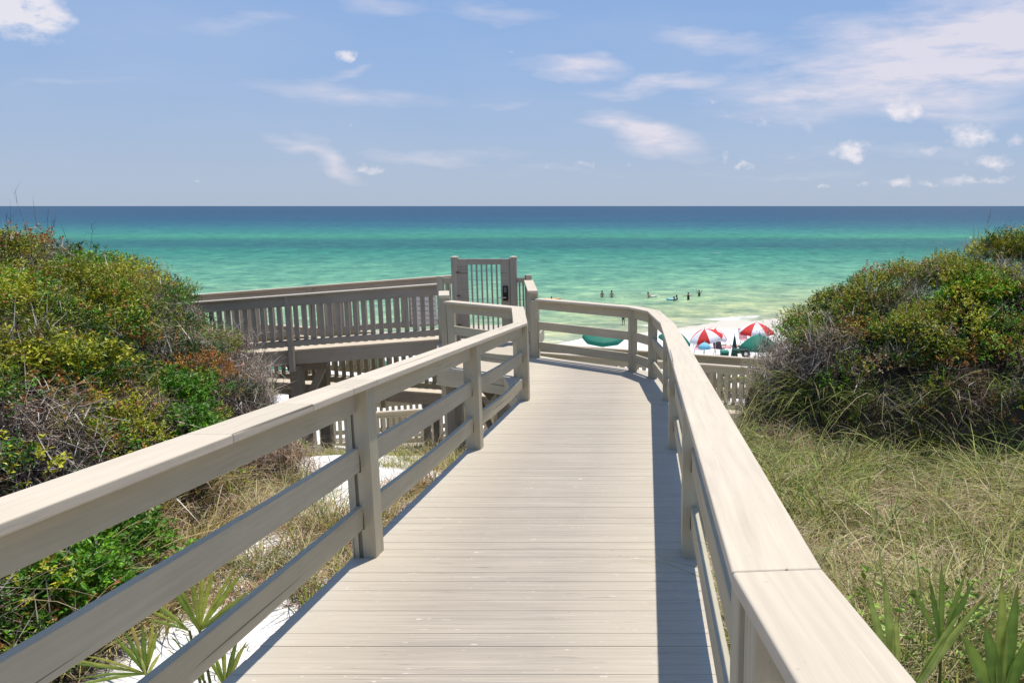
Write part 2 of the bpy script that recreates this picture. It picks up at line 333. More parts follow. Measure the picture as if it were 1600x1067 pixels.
def build_sea():
    xs = axis(-40000, 40000, -60, 60, 2, 1.25); ys = axis(38, 45000, 39, 110, .7, 1.10)
    X, Y = np.meshgrid(xs, ys)
    amp = np.interp(Y, [50, 56, 70, 100, 200, 400], [.01, .05, .09, .11, .08, 0])
    ph = Y*.62+fbm(X*.03, Y*.05, 2)*9
    Z = SEA+amp*(np.sin(ph)*.8+(fbm(X*.12, Y*.5, 8)-.5)*1.3)
    # a low swell standing up over the bar
    Z = Z + .22*np.exp(-((Y-73-2*np.sin(X*.08))/1.5)**2)*np.clip(fbm(X*.05, Y*0, 12)*2.2-.7, 0, 1)
    off = Y-shore_shift(X)*np.clip((120-Y)/50, 0, 1)
    nx, ny = len(xs), len(ys); V = np.c_[X.ravel(), Y.ravel(), Z.ravel()]
    i = np.arange(nx*ny).reshape(ny, nx); Q = np.stack([i[:-1, :-1], i[:-1, 1:], i[1:, 1:], i[1:, :-1]], -1).reshape(-1, 4)
    m, nt, n, b = bsdf_mat('sea_water'); geo = n('ShaderNodeNewGeometry'); sp = n('ShaderNodeSeparateXYZ'); L(nt, geo.outputs['Position'], sp.inputs[0])
    def M(op, a, c=None, clamp=False):
        k = n('ShaderNodeMath'); k.operation = op; k.use_clamp = clamp
        for i_, v in enumerate((a, c)):
            if v is None: continue
            if isinstance(v, (int, float)): k.inputs[i_].default_value = v
            else: L(nt, v, k.inputs[i_])
        return k.outputs[0]
    def nz(scale, vs, det=4, rough=.55, vec=None):
        mp = n('ShaderNodeMapping'); mp.inputs['Scale'].default_value = vs; L(nt, vec or geo.outputs['Position'], mp.inputs[0])
        t = n('ShaderNodeTexNoise'); t.inputs['Scale'].default_value = scale; t.inputs['Detail'].default_value = det; t.inputs['Roughness'].default_value = rough
        L(nt, mp.outputs[0], t.inputs['Vector']); return t.outputs['Fac']
    def ramp(f, stops):
        r = n('ShaderNodeValToRGB'); L(nt, f, r.inputs[0]); setramp(r, stops); return r.outputs[0]
    av = n('ShaderNodeAttribute'); av.attribute_name = 'offshore'; OFF = av.outputs['Fac']
    # distance offshore on a log scale: ln(y/50)/ln(1000/50)
    warpy = nz(.02, (.25, 1, 1), 4); warpn = nz(.11, (.25, 1, 1), 4)
    yy = M('MULTIPLY', OFF, M('ADD', .90, M('ADD', M('MULTIPLY', warpy, .14), M('MULTIPLY', warpn, .06))))
    lg = M('DIVIDE', M('LOGARITHM', M('DIVIDE', yy, 50.0), math.e), 3.0, clamp=True)
    k = 1/1.46
    def w(r, g, b_): return tuple(c*k for c in srgb(r, g, b_))
    P = lambda y: math.log(y/50)/3.0
    rc = n('ShaderNodeValToRGB'); L(nt, lg, rc.inputs[0])
    setramp(rc, [(P(50), w(218, 212, 186)), (P(54), w(204, 208, 168)), (P(60), w(184, 198, 150)), (P(72), w(162, 196, 152)), (P(85), w(140, 188, 150)), (P(103), w(114, 178, 144)),
                 (P(125), w(88, 160, 134)), (P(150), w(56, 142, 120)), (P(175), w(44, 114, 110)), (P(205), w(46, 120, 112)), (P(232), w(70, 156, 124)), (P(258), w(62, 146, 130)),
                 (P(330), w(48, 118, 126)), (P(470), w(40, 94, 118)), (P(900), w(44, 84, 112))])
    # patches, chop streaks (several sizes so near and far both read)
    s1 = nz(1.1, (.45, 1, 1), 5, .7); s2 = nz(.42, (.9, .8, 1), 5, .75); s3 = nz(.20, (1.3, .55, 1), 6, .8); s4 = nz(.012, (.4, 1, 1), 7, .8)
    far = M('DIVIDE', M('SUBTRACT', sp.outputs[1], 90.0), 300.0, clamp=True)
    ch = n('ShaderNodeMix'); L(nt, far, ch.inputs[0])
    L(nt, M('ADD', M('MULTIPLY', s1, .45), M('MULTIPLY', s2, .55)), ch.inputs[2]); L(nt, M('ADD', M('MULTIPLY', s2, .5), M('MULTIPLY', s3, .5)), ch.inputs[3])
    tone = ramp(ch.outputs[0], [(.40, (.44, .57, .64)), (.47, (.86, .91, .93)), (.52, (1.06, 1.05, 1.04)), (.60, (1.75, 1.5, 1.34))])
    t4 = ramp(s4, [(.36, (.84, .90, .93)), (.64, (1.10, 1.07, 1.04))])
    def mul(a, c_, f=1.0):
        x = n('ShaderNodeMix', _data_type='RGBA', _blend_type='MULTIPLY'); x.inputs[0].default_value = f; L(nt, a, x.inputs[6]); L(nt, c_, x.inputs[7]); return x.outputs[2]
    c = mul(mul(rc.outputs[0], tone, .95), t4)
    # sandy stirred patches close in
    pn = nz(.10, (.22, 1.2, 1), 5, .6)
    near = M('SUBTRACT', 1.0, M('DIVIDE', M('SUBTRACT', OFF, 56.0), 26.0, clamp=True))
    px = n('ShaderNodeMix', _data_type='RGBA'); L(nt, M('MULTIPLY', M('MULTIPLY', near, .9), M('MULTIPLY', M('SUBTRACT', pn, .50), 6.0, True)), px.inputs[0]); L(nt, c, px.inputs[6]); px.inputs[7].default_value = (*w(176, 178, 140), 1)
    # foam
    fn = nz(.55, (.35, 1, 1), 7, .65)
    band = ramp(M('DIVIDE', M('SUBTRACT', yy, 48.0), 14.0, clamp=True), [(0, (1, 1, 1)), (.22, (.9,)*3), (.36, (.28,)*3), (.55, (.34,)*3), (.7, (.0,)*3)])
    fm = M('MULTIPLY', M('SUBTRACT', M('ADD', fn, M('MULTIPLY', band, .42)), .66), 9.0, clamp=True)
    fx = n('ShaderNodeMix', _data_type='RGBA'); L(nt, fm, fx.inputs[0]); L(nt, px.outputs[2], fx.inputs[6]); fx.inputs[7].default_value = (.8, .79, .76, 1)
    # scattered whitecaps
    wc = nz(.35, (.4, 1.6, 1), 2, .5); wx = n('ShaderNodeMix', _data_type='RGBA')
    L(nt, M('MULTIPLY', M('SUBTRACT', wc, .792), 14.0, clamp=True), wx.inputs[0]); L(nt, fx.outputs[2], wx.inputs[6]); wx.inputs[7].default_value = (.75, .78, .76, 1)
    L(nt, wx.outputs[2], b.inputs['Base Color'])
    b.inputs['Roughness'].default_value = .4; b.inputs['Specular IOR Level'].default_value = .05
    bp = n('ShaderNodeBump'); bp.inputs['Strength'].default_value = .35; bp.inputs['Distance'].default_value = .35; L(nt, s1, bp.inputs['Height']); L(nt, bp.outputs[0], b.inputs['Normal'])
    me = np_mesh('sea', V, Q, None, True); a_ = me.attributes.new('offshore', 'FLOAT', 'POINT'); a_.data.foreach_set('value', off.ravel().astype(np.float32))
    o = link('sea', me, m); tag(o, kind='structure')
build_sea()

# ------------------------------------------------------------------ timber helpers
def frame(p0, p1):
    """matrix with X along p0->p1, origin p0"""
    p0, p1 = Vector(p0), Vector(p1); x = (p1-p0).normalized(); up = Vector((0, 0, 1))
    if abs(x.dot(up)) > .95: up = Vector((0, 1, 0))
    y = up.cross(x).normalized(); z = x.cross(y)
    return Matrix(((x.x, y.x, z.x, p0.x), (x.y, y.y, z.y, p0.y), (x.z, y.z, z.z, p0.z), (0, 0, 0, 1)))
def bevel(o, w, seg=2):
    b = o.modifiers.new('bevel', 'BEVEL'); b.width = w; b.segments = seg; b.limit_method = 'ANGLE'; b.angle_limit = R(40)
    b.harden_normals = True
    for p in o.data.polygons: p.use_smooth = True
def hexa(name, pts8, mtx, mat, parent, bev=.004, seg=2):
    """pts8: bottom 4 then top 4 in world space"""
    inv = mtx.inverted(); me = bpy.data.meshes.new(name)
    me.from_pydata([tuple(inv @ Vector(p)) for p in pts8], [], [(3, 2, 1, 0), (4, 5, 6, 7), (0, 1, 5, 4), (1, 2, 6, 5), (2, 3, 7, 6), (3, 0, 4, 7)]); me.update()
    o = link(name, me, mat, parent, mtx)
    if bev: bevel(o, bev, seg)
    return o
def beam(name, p0, p1, w, h, mat, parent, bev=.004, sag=0, bow=0):
    """bar from p0 to p1 (centre line), w across, h tall; optional sag built from 8 slices"""
    m = frame(p0, p1); ln = (Vector(p1)-Vector(p0)).length; me = bpy.data.meshes.new(name)
    k = 10 if (sag or bow) else 1; vs, fs = [], []
    for i in range(k+1):
        t = i/k; dz = -sag*4*t*(1-t); dy = bow*4*t*(1-t)
        for a, b in ((-1, -1), (1, -1), (1, 1), (-1, 1)): vs.append((t*ln, a*w/2+dy, b*h/2+dz))
    for i in range(k):
        for j in range(4): fs.append((i*4+j, i*4+(j+1) % 4, i*4+4+(j+1) % 4, i*4+4+j)[::-1])
    fs.append((0, 1, 2, 3)[::-1][::-1]); fs.append(tuple(k*4+j for j in (3, 2, 1, 0)))
    me.from_pydata(vs, [], fs); bm = bmesh.new(); bm.from_mesh(me); bmesh.ops.recalc_face_normals(bm, faces=bm.faces); bm.to_mesh(me); bm.free()
    o = link(name, me, mat, parent, m)
    if bev: bevel(o, bev)
    return o
def post(x, y, z0, z1, mat, parent, s=.14, name='post', ang=0):
    """vertical post; grain vertical"""
    m = Matrix.Translation((x, y, z0)) @ Matrix.Rotation(ang, 4, 'Z') @ Matrix.Rotation(R(-90), 4, 'Y')
    me = bpy.data.meshes.new(name); h = z1-z0; vs = [(t, a*s/2, b*s/2) for t in (0, h) for a, b in ((-1, -1), (1, -1), (1, 1), (-1, 1))]
    me.from_pydata(vs, [], [(0, 1, 2, 3), (7, 6, 5, 4), (0, 4, 5, 1), (1, 5, 6, 2), (2, 6, 7, 3), (3, 7, 4, 0)])
    bm = bmesh.new(); bm.from_mesh(me); bmesh.ops.recalc_face_normals(bm, faces=bm.faces); bm.to_mesh(me); bm.free()
    o = link(name, me, mat, parent, m); bevel(o, .005); return o
def caps(pts, width, th, mat, parent, left=.5, name='cap_rail', joints=None, bev=.007):
    """mitred handrail boards along a 3-D polyline (z = top). 'left' = share of the width on the left"""
    n = len(pts); P = [Vector(p) for p in pts]; dirs = []
    for i in range(n-1): d = P[i+1]-P[i]; d.z = 0; dirs.append(d.normalized())
    def nrm(d): return Vector((-d.y, d.x, 0))
    offs = []
    for i in range(n):
        if i == 0: o = nrm(dirs[0])
        elif i == n-1: o = nrm(dirs[-1])
        else:
            a, b = nrm(dirs[i-1]), nrm(dirs[i]); s = (a+b).normalized(); o = s/max(.3, s.dot(a))
        offs.append(o)
    for i in range(n-1):
        d = (P[i+1]-P[i]).normalized()*.0012
        a, b = P[i]+(d if i else Vector()), P[i+1]-(d if i < n-2 else Vector())
        la, ra = a+offs[i]*width*left, a-offs[i]*width*(1-left); lb, rb = b+offs[i+1]*width*left, b-offs[i+1]*width*(1-left)
        dn = Vector((0, 0, -th)); top = [ra, rb, lb, la]
        hexa(name, [p+dn for p in top]+top, frame(a, b), mat, parent, bev, 3)

# ------------------------------------------------------------------ boardwalk decks
def planks(x0, x1, y0, y1, zf, clip=None, pitch=.127, th=.034):
    """boards across (along X), cut by clip(y)->(xa,xb)"""
    V, Q, Cc = [], [], []; y = y0; i = 0
    while y < y1-.02:
        gp = .0026 if random.random() < .07 else .0003; a, b = y+gp, min(y+pitch, y1)-.0002
        s0, s1 = (x0(a), x0(b)) if callable(x0) else (x0, x0); e0, e1 = (x1(a), x1(b)) if callable(x1) else (x1, x1)
        j0, j1 = random.uniform(-.004, .004), random.uniform(-.004, .004); dz = random.uniform(-.0008, .0008)
        za, zb = zf(a)+dz, zf(b)+dz+random.uniform(-.0006, .0006); e = .0009
        k = len(V)
        V += [(s0+j0, a, za-th), (e0+j1, a, za-th), (e1+j1, b, zb-th), (s1+j0, b, zb-th),
              (s0+j0, a, za-.004), (e0+j1, a, za-.004), (e1+j1, b, zb-.004), (s1+j0, b, zb-.004),
              (s0+j0+e, a+e*.7, za), (e0+j1-e, a+e*.7, za), (e1+j1-e, b-e*.7, zb), (s1+j0+e, b-e*.7, zb)]
        Q += [(k+3, k+2, k+1, k), (k, k+1, k+5, k+4), (k+1, k+2, k+6, k+5), (k+2, k+3, k+7, k+6), (k+3, k, k+4, k+7),
              (k+4, k+5, k+9, k+8), (k+5, k+6, k+10, k+9), (k+6, k+7, k+11, k+10), (k+7, k+4, k+8, k+11), (k+8, k+9, k+10, k+11)]
        c = (random.random(), random.random(), random.random()); Cc += [c]*12; y += pitch; i += 1
    return np_mesh('deck', np.array(V), np.array(Q), np.array(Cc))

walk = empty('boardwalk', (-.7, 6, -2.3), 'wide sloping timber boardwalk of pale worn planks leading down towards the sea', 'boardwalk')
XL, XR = -1.745, .345
link('deck', planks(XL, lambda y: XR+max(0, 1.5-y)*.17, -1.4, 10.46, lambda y: float(deck_z(y))), DECK, walk)
LZ = -2.57   # landing level
for x in (XL+.03, XR-.03):
    beam('rim_joist', (x, 1.5, float(deck_z(1.5))-.15), (x, 10.4, LZ-.15), .038, .22, WOOD, walk)
beam('joist', (-.7, 1.5, float(deck_z(1.5))-.16), (-.7, 10.4, LZ-.16), .04, .2, RAWWOOD, walk)
for y in (1.51, 4.49, 7.43):
    for x in (XL+.15, XR-.15):
        g = float(ground_z(x, y)); post(x, y+.1, g-.3, float(deck_z(y))-.06, RAWWOOD, walk, name='support_post')

landing = empty('boardwalk_landing', (-1.8, 12.5, LZ), 'level timber landing where the boardwalk turns towards the tall gate', 'landing')
# outline: right side then back, left side
def lx0(y): return float(np.interp(y, [10.46, 11.9, 12.62, 12.8, 14.7, 15.5, 17.3], [-1.77, -2.2, -3.40, -3.45, -3.95, -4.02, -4.02]))
def lx1(y): return float(np.interp(y, [10.46, 10.7, 11.95, 12.4, 13.3, 13.65, 15.0, 17.3], [.36, .36, .14, -.05, -1.45, -1.9, -2.2, -2.3]))
link('deck', planks(lx0, lx1, 10.46, 17.25, lambda y: LZ), DECK, landing)
ed = [(-1.77, 10.5), (-2.2, 11.9), (-3.42, 12.62), (-3.55, 13.3), (-3.98, 15.2)]
for a, b in zip(ed[:-1], ed[1:]): beam('rim_joist', (a[0]+.02, a[1]+.02, LZ-.165), (b[0]+.02, b[1]+.02, LZ-.165), .04, .255, WOOD, landing)
ed = [(.32, 10.5), (.10, 11.95), (-.09, 12.36), (-1.9, 13.58), (-2.2, 15.0), (-2.28, 17.2)]
for a, b in zip(ed[:-1], ed[1:]): beam('rim_joist', (a[0], a[1], LZ-.165), (b[0], b[1], LZ-.165), .04, .255, WOOD, landing)
for x, y in ((-1.6, 10.6), (.2, 10.6), (-3.25, 12.85), (-3.0, 13.3), (-2.3, 12.2), (-.2, 12.2), (-1.9, 13.4), (-3.7, 15.2), (-2.3, 15.2), (-3.8, 17), (-2.5, 17), (-2.6, 14.0)):
    post(x, y, float(ground_z(x, y))-.3, LZ-.05, RAWWOOD, landing, name='support_post')
for a, b in (((-1.6, 10.7, -3.3), (-2.6, 14.0, -2.8)), ((-2.3, 12.3, -2.85), (-2.3, 15.1, -4.2)), ((-2.3, 12.25, -4.0), (-3.0, 13.2, -2.9)), ((-3.2, 12.9, -4.0), (-2.3, 12.2, -2.9)), ((-1.9, 13.4, -4.2), (-2.9, 13.3, -2.95))):
    beam('brace', a, b, .04, .14, RAWWOOD, landing)
for y in (11.3, 12.3, 13.3, 14.3, 15.3, 16.3): beam('joist', (lx0(y)+.05, y, LZ-.14), (lx1(y)-.05, y, LZ-.14), .04, .2, RAWWOOD, landing)

# ------------------------------------------------------------------ three-board railings
HR = 1.067
RAILZ = (-.115, -.465, -.815)    # centres of the three boards below the cap top
def railing(root, pts, off, zcap, cap=True, sags=(0, 0, 0), capw=.185, capleft=.5, skip_posts=(), postlow=.0, capz=None, rails=(0, 1, 2), posts_mat=WOOD):
    """pts = post centres (x,y,zdeck)"""
    for i, p in enumerate(pts):
        if i in skip_posts: continue
        post(p[0], p[1], p[2]-postlow-.002, p[2]+zcap-.04, posts_mat, root)
    for i in range(len(pts)-1):
        a, b = Vector(pts[i]), Vector(pts[i+1]); d = (b-a); d.z = 0; L_ = d.length; d.normalize(); nn = Vector((-d.y, d.x, 0))*off
        for k in rails:
            zc = zcap+RAILZ[k]+.0
            e = .055
            pa = a+nn+Vector((0, 0, zc))+(b-a)/L_*e; pb = b+nn+Vector((0, 0, zc))-(b-a)/L_*e
            beam('rail', pa, pb, .038, .14, WOOD, root, .006, sag=(sags[i] if i < len(sags) else 0)*(0 if k == 0 else (1 if k == 2 else .55)))
dz = lambda y: float(deck_z(y))
lr = empty('timber_railing', (-1.67, 6, -2.2), 'long left hand timber railing beside the ramp, three boards under a flat cap', 'railing')
ly = [-1.4, 1.51, 4.49, 7.43, 10.42]
LP = [(-1.672, y, -(1.66+.0875*y)) for y in ly]; LP[-1] = (-1.66, 10.42, LZ)
railing(lr, LP, .012, HR, sags=(0, .012, .02, .03), skip_posts=(2,))
for xa, xb, dy in ((-1.742, -1.7005, 0), (-1.6975, -1.602, .002)):
    y_ = 4.49; z0_ = dz(y_)-.03; inv_ = [(xa, y_-.07+dy), (xb, y_-.07+dy), (xb, y_+.07), (xa, y_+.07)]
    mt_ = Matrix.Translation((xa, y_, z0_)) @ Matrix.Rotation(R(-90), 4, 'Y')
    hexa('post', [(a, b, z0_) for a, b in inv_]+[(a, b, dz(y_)+HR-.04) for a, b in inv_], mt_, WOOD, lr, .004)
capL = [(-1.655, y, -(1.66+.0875*y)+HR) for y in (-1.5, 2.9, 3.62, 4.13, 4.50, 7.46)]+[(-1.665, 10.30, LZ+HR), ]
def kerf(y): return (-1.655, y, -(1.66+.0875*y)+HR)
caps(capL+[(-1.96, 11.92, LZ+HR), (-3.22, 12.74, LZ+HR)], .185, .038, WOODCAP, lr)
LP2 = [(-1.66, 10.42, LZ), (-3.2, 12.72, LZ)]
RA = [(-1.97, 11.93, LZ), (-3.18, 12.72, LZ)]
railing(lr, RA, .0, HR, sags=(.02,))
railing(lr, [(-1.66, 10.42, LZ), (-1.97, 11.93, LZ)], 0, HR, skip_posts=(0, 1))

NOTCH_SHADE = mat_plain('notch_shadow_gap', (.06, .05, .04), .9)  # dark colour stands in for the shade in the gap round each rail end
def notch_shades(root, pts, off):
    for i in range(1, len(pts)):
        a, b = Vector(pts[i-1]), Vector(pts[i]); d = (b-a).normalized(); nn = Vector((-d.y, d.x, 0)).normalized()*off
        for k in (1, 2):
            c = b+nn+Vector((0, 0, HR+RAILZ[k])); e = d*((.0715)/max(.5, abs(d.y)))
            beam('notch_shade', c-e-d*.0, c-e+d*.01, .046, .15, NOTCH_SHADE, root, .012)  # thin dark box proud of the post, drawn as the shadow gap
notch_shades(lr, LP, .012)
rr = empty('timber_railing', (.27, 6, -2.2), 'long right hand timber railing with broad pale cap, curving round the landing', 'railing')
RP = [(.84, -2.0, -1.791), (.272, 1.47, -1.791), (.272, 4.49, dz(4.49)), (.272, 7.43, dz(7.43)), (.272, 10.42, LZ)]
railing(rr, RP, 0, HR, sags=(0, .0, .012, .02))
post(.262, 1.64, dz(1.6), dz(1.6)+HR-.05, WOOD, rr)
notch_shades(rr, RP[1:], 0)
RP2 = [(.272, 10.42, LZ), (.075, 11.83, LZ), (-.235, 12.36, LZ), (-1.93, 13.52, LZ)]
railing(rr, RP2, -.0, 1.02, skip_posts=(0,))
caps([(.86, -2.2, -.724), (.262, 1.51, -.724-.0), (.262, 4.40, dz(4.40)+HR), (.262, 7.36, dz(7.36)+HR), (.258, 10.40, LZ+HR-.015), (.085, 11.80, LZ+1.03), (-.235, 12.34, LZ+1.025), (-1.86, 13.47, LZ+1.02)], .185, .038, WOODCAP, rr)

# short raised side rails up to the gate
sr = empty('side_railing', (-2.1, 14.2, LZ), 'short railing stub with block cap at the landing corner right of the gate', 'railing')
post(-1.96, 13.62, LZ, LZ+1.10, WOOD, sr, .145)
caps([(-1.955, 13.50, LZ+1.15), (-2.24, 14.94, LZ+1.20)], .17, .05, WOODCAP, sr)
for z in (.95, .55, .2): beam('rail', (-1.97, 13.7, LZ+z), (-2.23, 14.9, LZ+z), .038, .14, WOOD, sr)
sl_ = empty('side_railing', (-3.6, 14, LZ), 'short railing stub with block cap at the landing corner left of the gate', 'railing')
post(-3.30, 12.90, LZ-1.6, LZ+1.10, WOOD, sl_, .14)
caps([(-3.29, 12.80, LZ+1.15), (-3.43, 13.35, LZ+1.165)], .17, .05, WOODCAP, sl_)
for z in (.55, .2): beam('rail', (-3.32, 12.98, LZ+z), (-3.82, 14.9, LZ+z), .038, .14, WOOD, sl_)

# ------------------------------------------------------------------ gate
GY = 15.0
def pxz(u, v, d):
    """world x,z of a pixel on the vertical plane y=d"""
    dx, dy = (u-PX)/F, (PY-v)/F; yy = math.cos(PITCH)+dy*math.sin(PITCH); zz = -math.sin(PITCH)+dy*math.cos(PITCH)
    return dx/yy*d, zz/yy*d
gate = empty('gate', (-3.1, GY, LZ), 'tall taupe timber gate with vertical slats and a keypad lock, standing against the sea', 'gate')
gx0, gz1 = pxz(710, 402, GY); gx1, _ = pxz(802, 402, GY)
for x in (gx0, gx1):
    post(x, GY, LZ-.002, gz1-.01, GATEW, gate, .115, 'gate_post')
    me = bpy.data.meshes.new('post_cap'); s = .066
    me.from_pydata([(a*s, b*s, z) for z in (0, .02) for a, b in ((-1, -1), (1, -1), (1, 1), (-1, 1))]+[(0, 0, .035)], [], [(3, 2, 1, 0), (0, 1, 5, 4), (1, 2, 6, 5), (2, 3, 7, 6), (3, 0, 4, 7), (4, 5, 8), (5, 6, 8), (6, 7, 8), (7, 4, 8)])
    link('post_cap', me, WOODCAP, gate, Matrix.Translation((x, GY, gz1-.01)))
a0, a1 = gx0+.07, gx1-.07; gt = gz1-.03
leaf = link('gate_leaf', bpy.data.meshes.new('gate_leaf'), None, gate)   # frame of the leaf
bmf = bmesh.new()
def addbox(bm, x0, x1, y0, y1, z0, z1):
    v = [bm.verts.new(p) for p in ((x0, y0, z0), (x1, y0, z0), (x1, y1, z0), (x0, y1, z0), (x0, y0, z1), (x1, y0, z1), (x1, y1, z1), (x0, y1, z1))]
    for f in ((3, 2, 1, 0), (4, 5, 6, 7), (0, 1, 5, 4), (1, 2, 6, 5), (2, 3, 7, 6), (3, 0, 4, 7)): bm.faces.new([v[i] for i in f])
addbox(bmf, a0, a0+.175, GY-.03, GY+.02, LZ+.08, gt); addbox(bmf, a1-.175, a1, GY-.03, GY+.02, LZ+.08, gt)
addbox(bmf, a0+.177, a1-.177, GY-.028, GY+.018, gt-.105, gt); addbox(bmf, a0+.177, a1-.177, GY-.028, GY+.018, LZ+.08, LZ+.22)
bmf.to_mesh(leaf.data); bmf.free(); leaf.data.materials.append(GATEW); bevel(leaf, .004)
ns = 6; sx0, sx1 = a0+.177, a1-.177
for i in range(ns):
    x = sx0+(sx1-sx0)*(i+.72)/(ns+.5); beam('slat', (x, GY, LZ+.2), (x, GY, gt-.09), .03, .034, GATEW, gate, .003)
RUSTY = mat_plain('weathered_hinge', (.16, .12, .09), .6, .3); BLACK = mat_plain('black_metal', (.02, .02, .022), .35, .6, spec=.5); STEEL = mat_plain('brushed_steel', (.5, .5, .5), .35, .9); GREYP = mat_plain('keypad_grey', (.14, .14, .15), .5)
kx, kz = pxz(790.5, 458, GY)
lock = beam('lock', (kx, GY-.045, kz-.14), (kx, GY-.045, kz+.14), .095, .03, BLACK, gate, .008)
beam('keypad', (kx, GY-.064, kz+.02), (kx, GY-.064, kz+.115), .05, .008, GREYP, lock, .003)
beam('handle', (kx+.01, GY-.10, kz-.075), (kx-.14, GY-.10, kz-.075), .022, .02, STEEL, lock, .006)
beam('spindle', (kx, GY-.06, kz-.075), (kx, GY-.105, kz-.075), .03, .03, STEEL, lock, .006)
for z in (gt-.25, LZ+.9, LZ+.35): beam('hinge', (gx0+.03, GY-.062, z), (gx0+.10, GY-.062, z), .010, .03, RUSTY, gate, .002)

# ------------------------------------------------------------------ picket work
def picket_run(root, a, b, h, pitch=.165, pw=.088, pt=.022, capw=.14, mat=PICKETW, side=-1, posts=None, bot=.12, topz=.14, post_low=.3, cap_mat=WOODCAP, psize=.1):
    """a,b = deck level ends; pickets hang on one side of the rails"""
    a, b = Vector(a), Vector(b); d = b-a; dh = Vector((d.x, d.y, 0)); ln = dh.length; u = dh.normalized(); nn = Vector((-u.y, u.x, 0))*side
    sl = d.z/ln; T = lambda s, z, o=0: a+u*s+Vector((0, 0, sl*s+z))+nn*o
    beam('top_rail', T(0, h-.04-topz/2, 0), T(ln, h-.04-topz/2, 0), .038, topz, mat, root)
    beam('bottom_rail', T(0, bot+.045, 0), T(ln, bot+.045, 0), .038, .12, mat, root)
    caps([T(0, h), T(ln, h)], capw, .036, cap_mat, root, bev=.014)
    n = int(ln/pitch); o = .032
    protos = []
    for i in range(n):
        s = (i+.5)*ln/n; s += random.uniform(-.004, .004)
        if i < 100: beam('picket', T(s, bot-.04, o), T(s, h-.045, o), pw, pt, mat, root, 0) if False else picket(root, T(s, bot-.03, o), h-.02-bot, u, pw, pt, mat)
    for s in (posts if posts is not None else (0, ln)):
        post(*(T(s, 0, -.0)[:2]), T(s, 0).z-post_low, T(s, h-.035).z, mat, root, psize, ang=math.atan2(u.y, u.x))
def picket(root, p, h, u, w, t, mat):
    key = (round(h, 3), w, t, mat.name)
    me = PK.get(key)
    if me is None:
        me = bpy.data.meshes.new('picket'); vs = [(x, a*w/2, b*t/2) for x in (0, h) for a, b in ((-1, -1), (1, -1), (1, 1), (-1, 1))]
        me.from_pydata(vs, [], [(0, 1, 2, 3), (7, 6, 5, 4), (0, 4, 5, 1), (1, 5, 6, 2), (2, 6, 7, 3), (3, 7, 4, 0)])
        bm = bmesh.new(); bm.from_mesh(me); bmesh.ops.recalc_face_normals(bm, faces=bm.faces); bm.to_mesh(me); bm.free(); me.materials.append(mat); PK[key] = me
    x = Vector((0, 0, 1)); y = u; z = x.cross(y)
    m = Matrix(((x.x, y.x, z.x, p.x), (x.y, y.y, z.y, p.y), (x.z, y.z, z.z, p.z), (0, 0, 0, 1)))
    return link('picket', me, None, root, m)
PK = {}
RAMPD = mat_plain('ramp_paint', (.56, .48, .37), .7, var=.08, scale=3)
def ramp_deck(root, x0, z0, x1, z1, y0, y1, mat=DECK, fascia=.26):
    """walkway running along X: planks run across (along Y)"""
    ln = abs(x1-x0); n = int(ln/.146); V, Q, Cc = [], [], []
    for i in range(n):
        a = x0+(x1-x0)*i/n; b = x0+(x1-x0)*(i+1)/n-.0012*np.sign(x1-x0); za = z0+(z1-z0)*i/n; zb = z0+(z1-z0)*(i+1)/n
        k = len(V); V += [(a, y0, za-.035), (b, y0, zb-.035), (b, y1, zb-.035), (a, y1, za-.035), (a, y0, za), (b, y0, zb), (b, y1, zb), (a, y1, za)]
        q = [(3, 2, 1, 0), (4, 5, 6, 7), (0, 1, 5, 4), (1, 2, 6, 5), (2, 3, 7, 6), (3, 0, 4, 7)]
        if x1 < x0: q = [f[::-1] for f in q]
        Q += [tuple(k+j for j in f) for f in q]; Cc += [(random.random(), random.random(), random.random())]*8
    V = np.array(V); M_ = frame((x0, (y0+y1)/2, z0), (x0, y1+1, z0)); inv = np.array(M_.inverted()); V2 = np.c_[V, np.ones(len(V))] @ inv.T
    link('deck', np_mesh('deck', V2[:, :3], np.array(Q), np.array(Cc)), RAMPD, root, M_)
    for y in (y0+.03, y1-.03): beam('rim_joist', (x0, y, z0-.036-fascia/2), (x1, y, z1-.036-fascia/2), .038, fascia, RAWWOOD if y > y0+.1 else GATEW, root)

# upper ramp: from the gate landing down to the left
up = empty('access_ramp', (-7, 16.3, -3), 'upper access ramp running left from the gate with dense vertical pickets', 'ramp')
ux0, ux1, uz0, uz1 = -4.02, -11.5, LZ-.02, LZ-.02-7.5*.075
ramp_deck(up, ux0, uz0, ux1, uz1, 15.57, 17.15)
picket_run(up, (-4.0, 15.50, uz0), (ux1, 15.50, uz1), 1.11, posts=(0.06, 3.05, 6.1), post_low=.42, side=-1, capw=.15, mat=GATEW, topz=.19, bot=.10)
picket_run(up, (-4.02, 17.0, uz0), (ux1, 17.0, uz1), 1.15, posts=(0.0, 3.2, 6.4), post_low=.3, side=-1, capw=.15, mat=GATEW, topz=.14)
for x in (-7.07, -10.1):
    z = uz0+(x-ux0)/(ux1-ux0)*(uz1-uz0)
    for y in (15.72, 16.98): post(x, y, float(ground_z(x, y))-.4, z-.32, RAWWOOD, up, .21, 'support_post')
    beam('cross_beam', (x, 15.6, z-.42), (x, 17.1, z-.42), .045, .19, RAWWOOD, up)
beam('brace', (-7.15, 15.9, -4.3), (-6.55, 15.9, -3.1), .09, .14, RAWWOOD, up); beam('ledger', (-7.3, 15.82, -3.22), (-6.5, 15.82, -3.17), .05, .16, RAWWOOD, up)

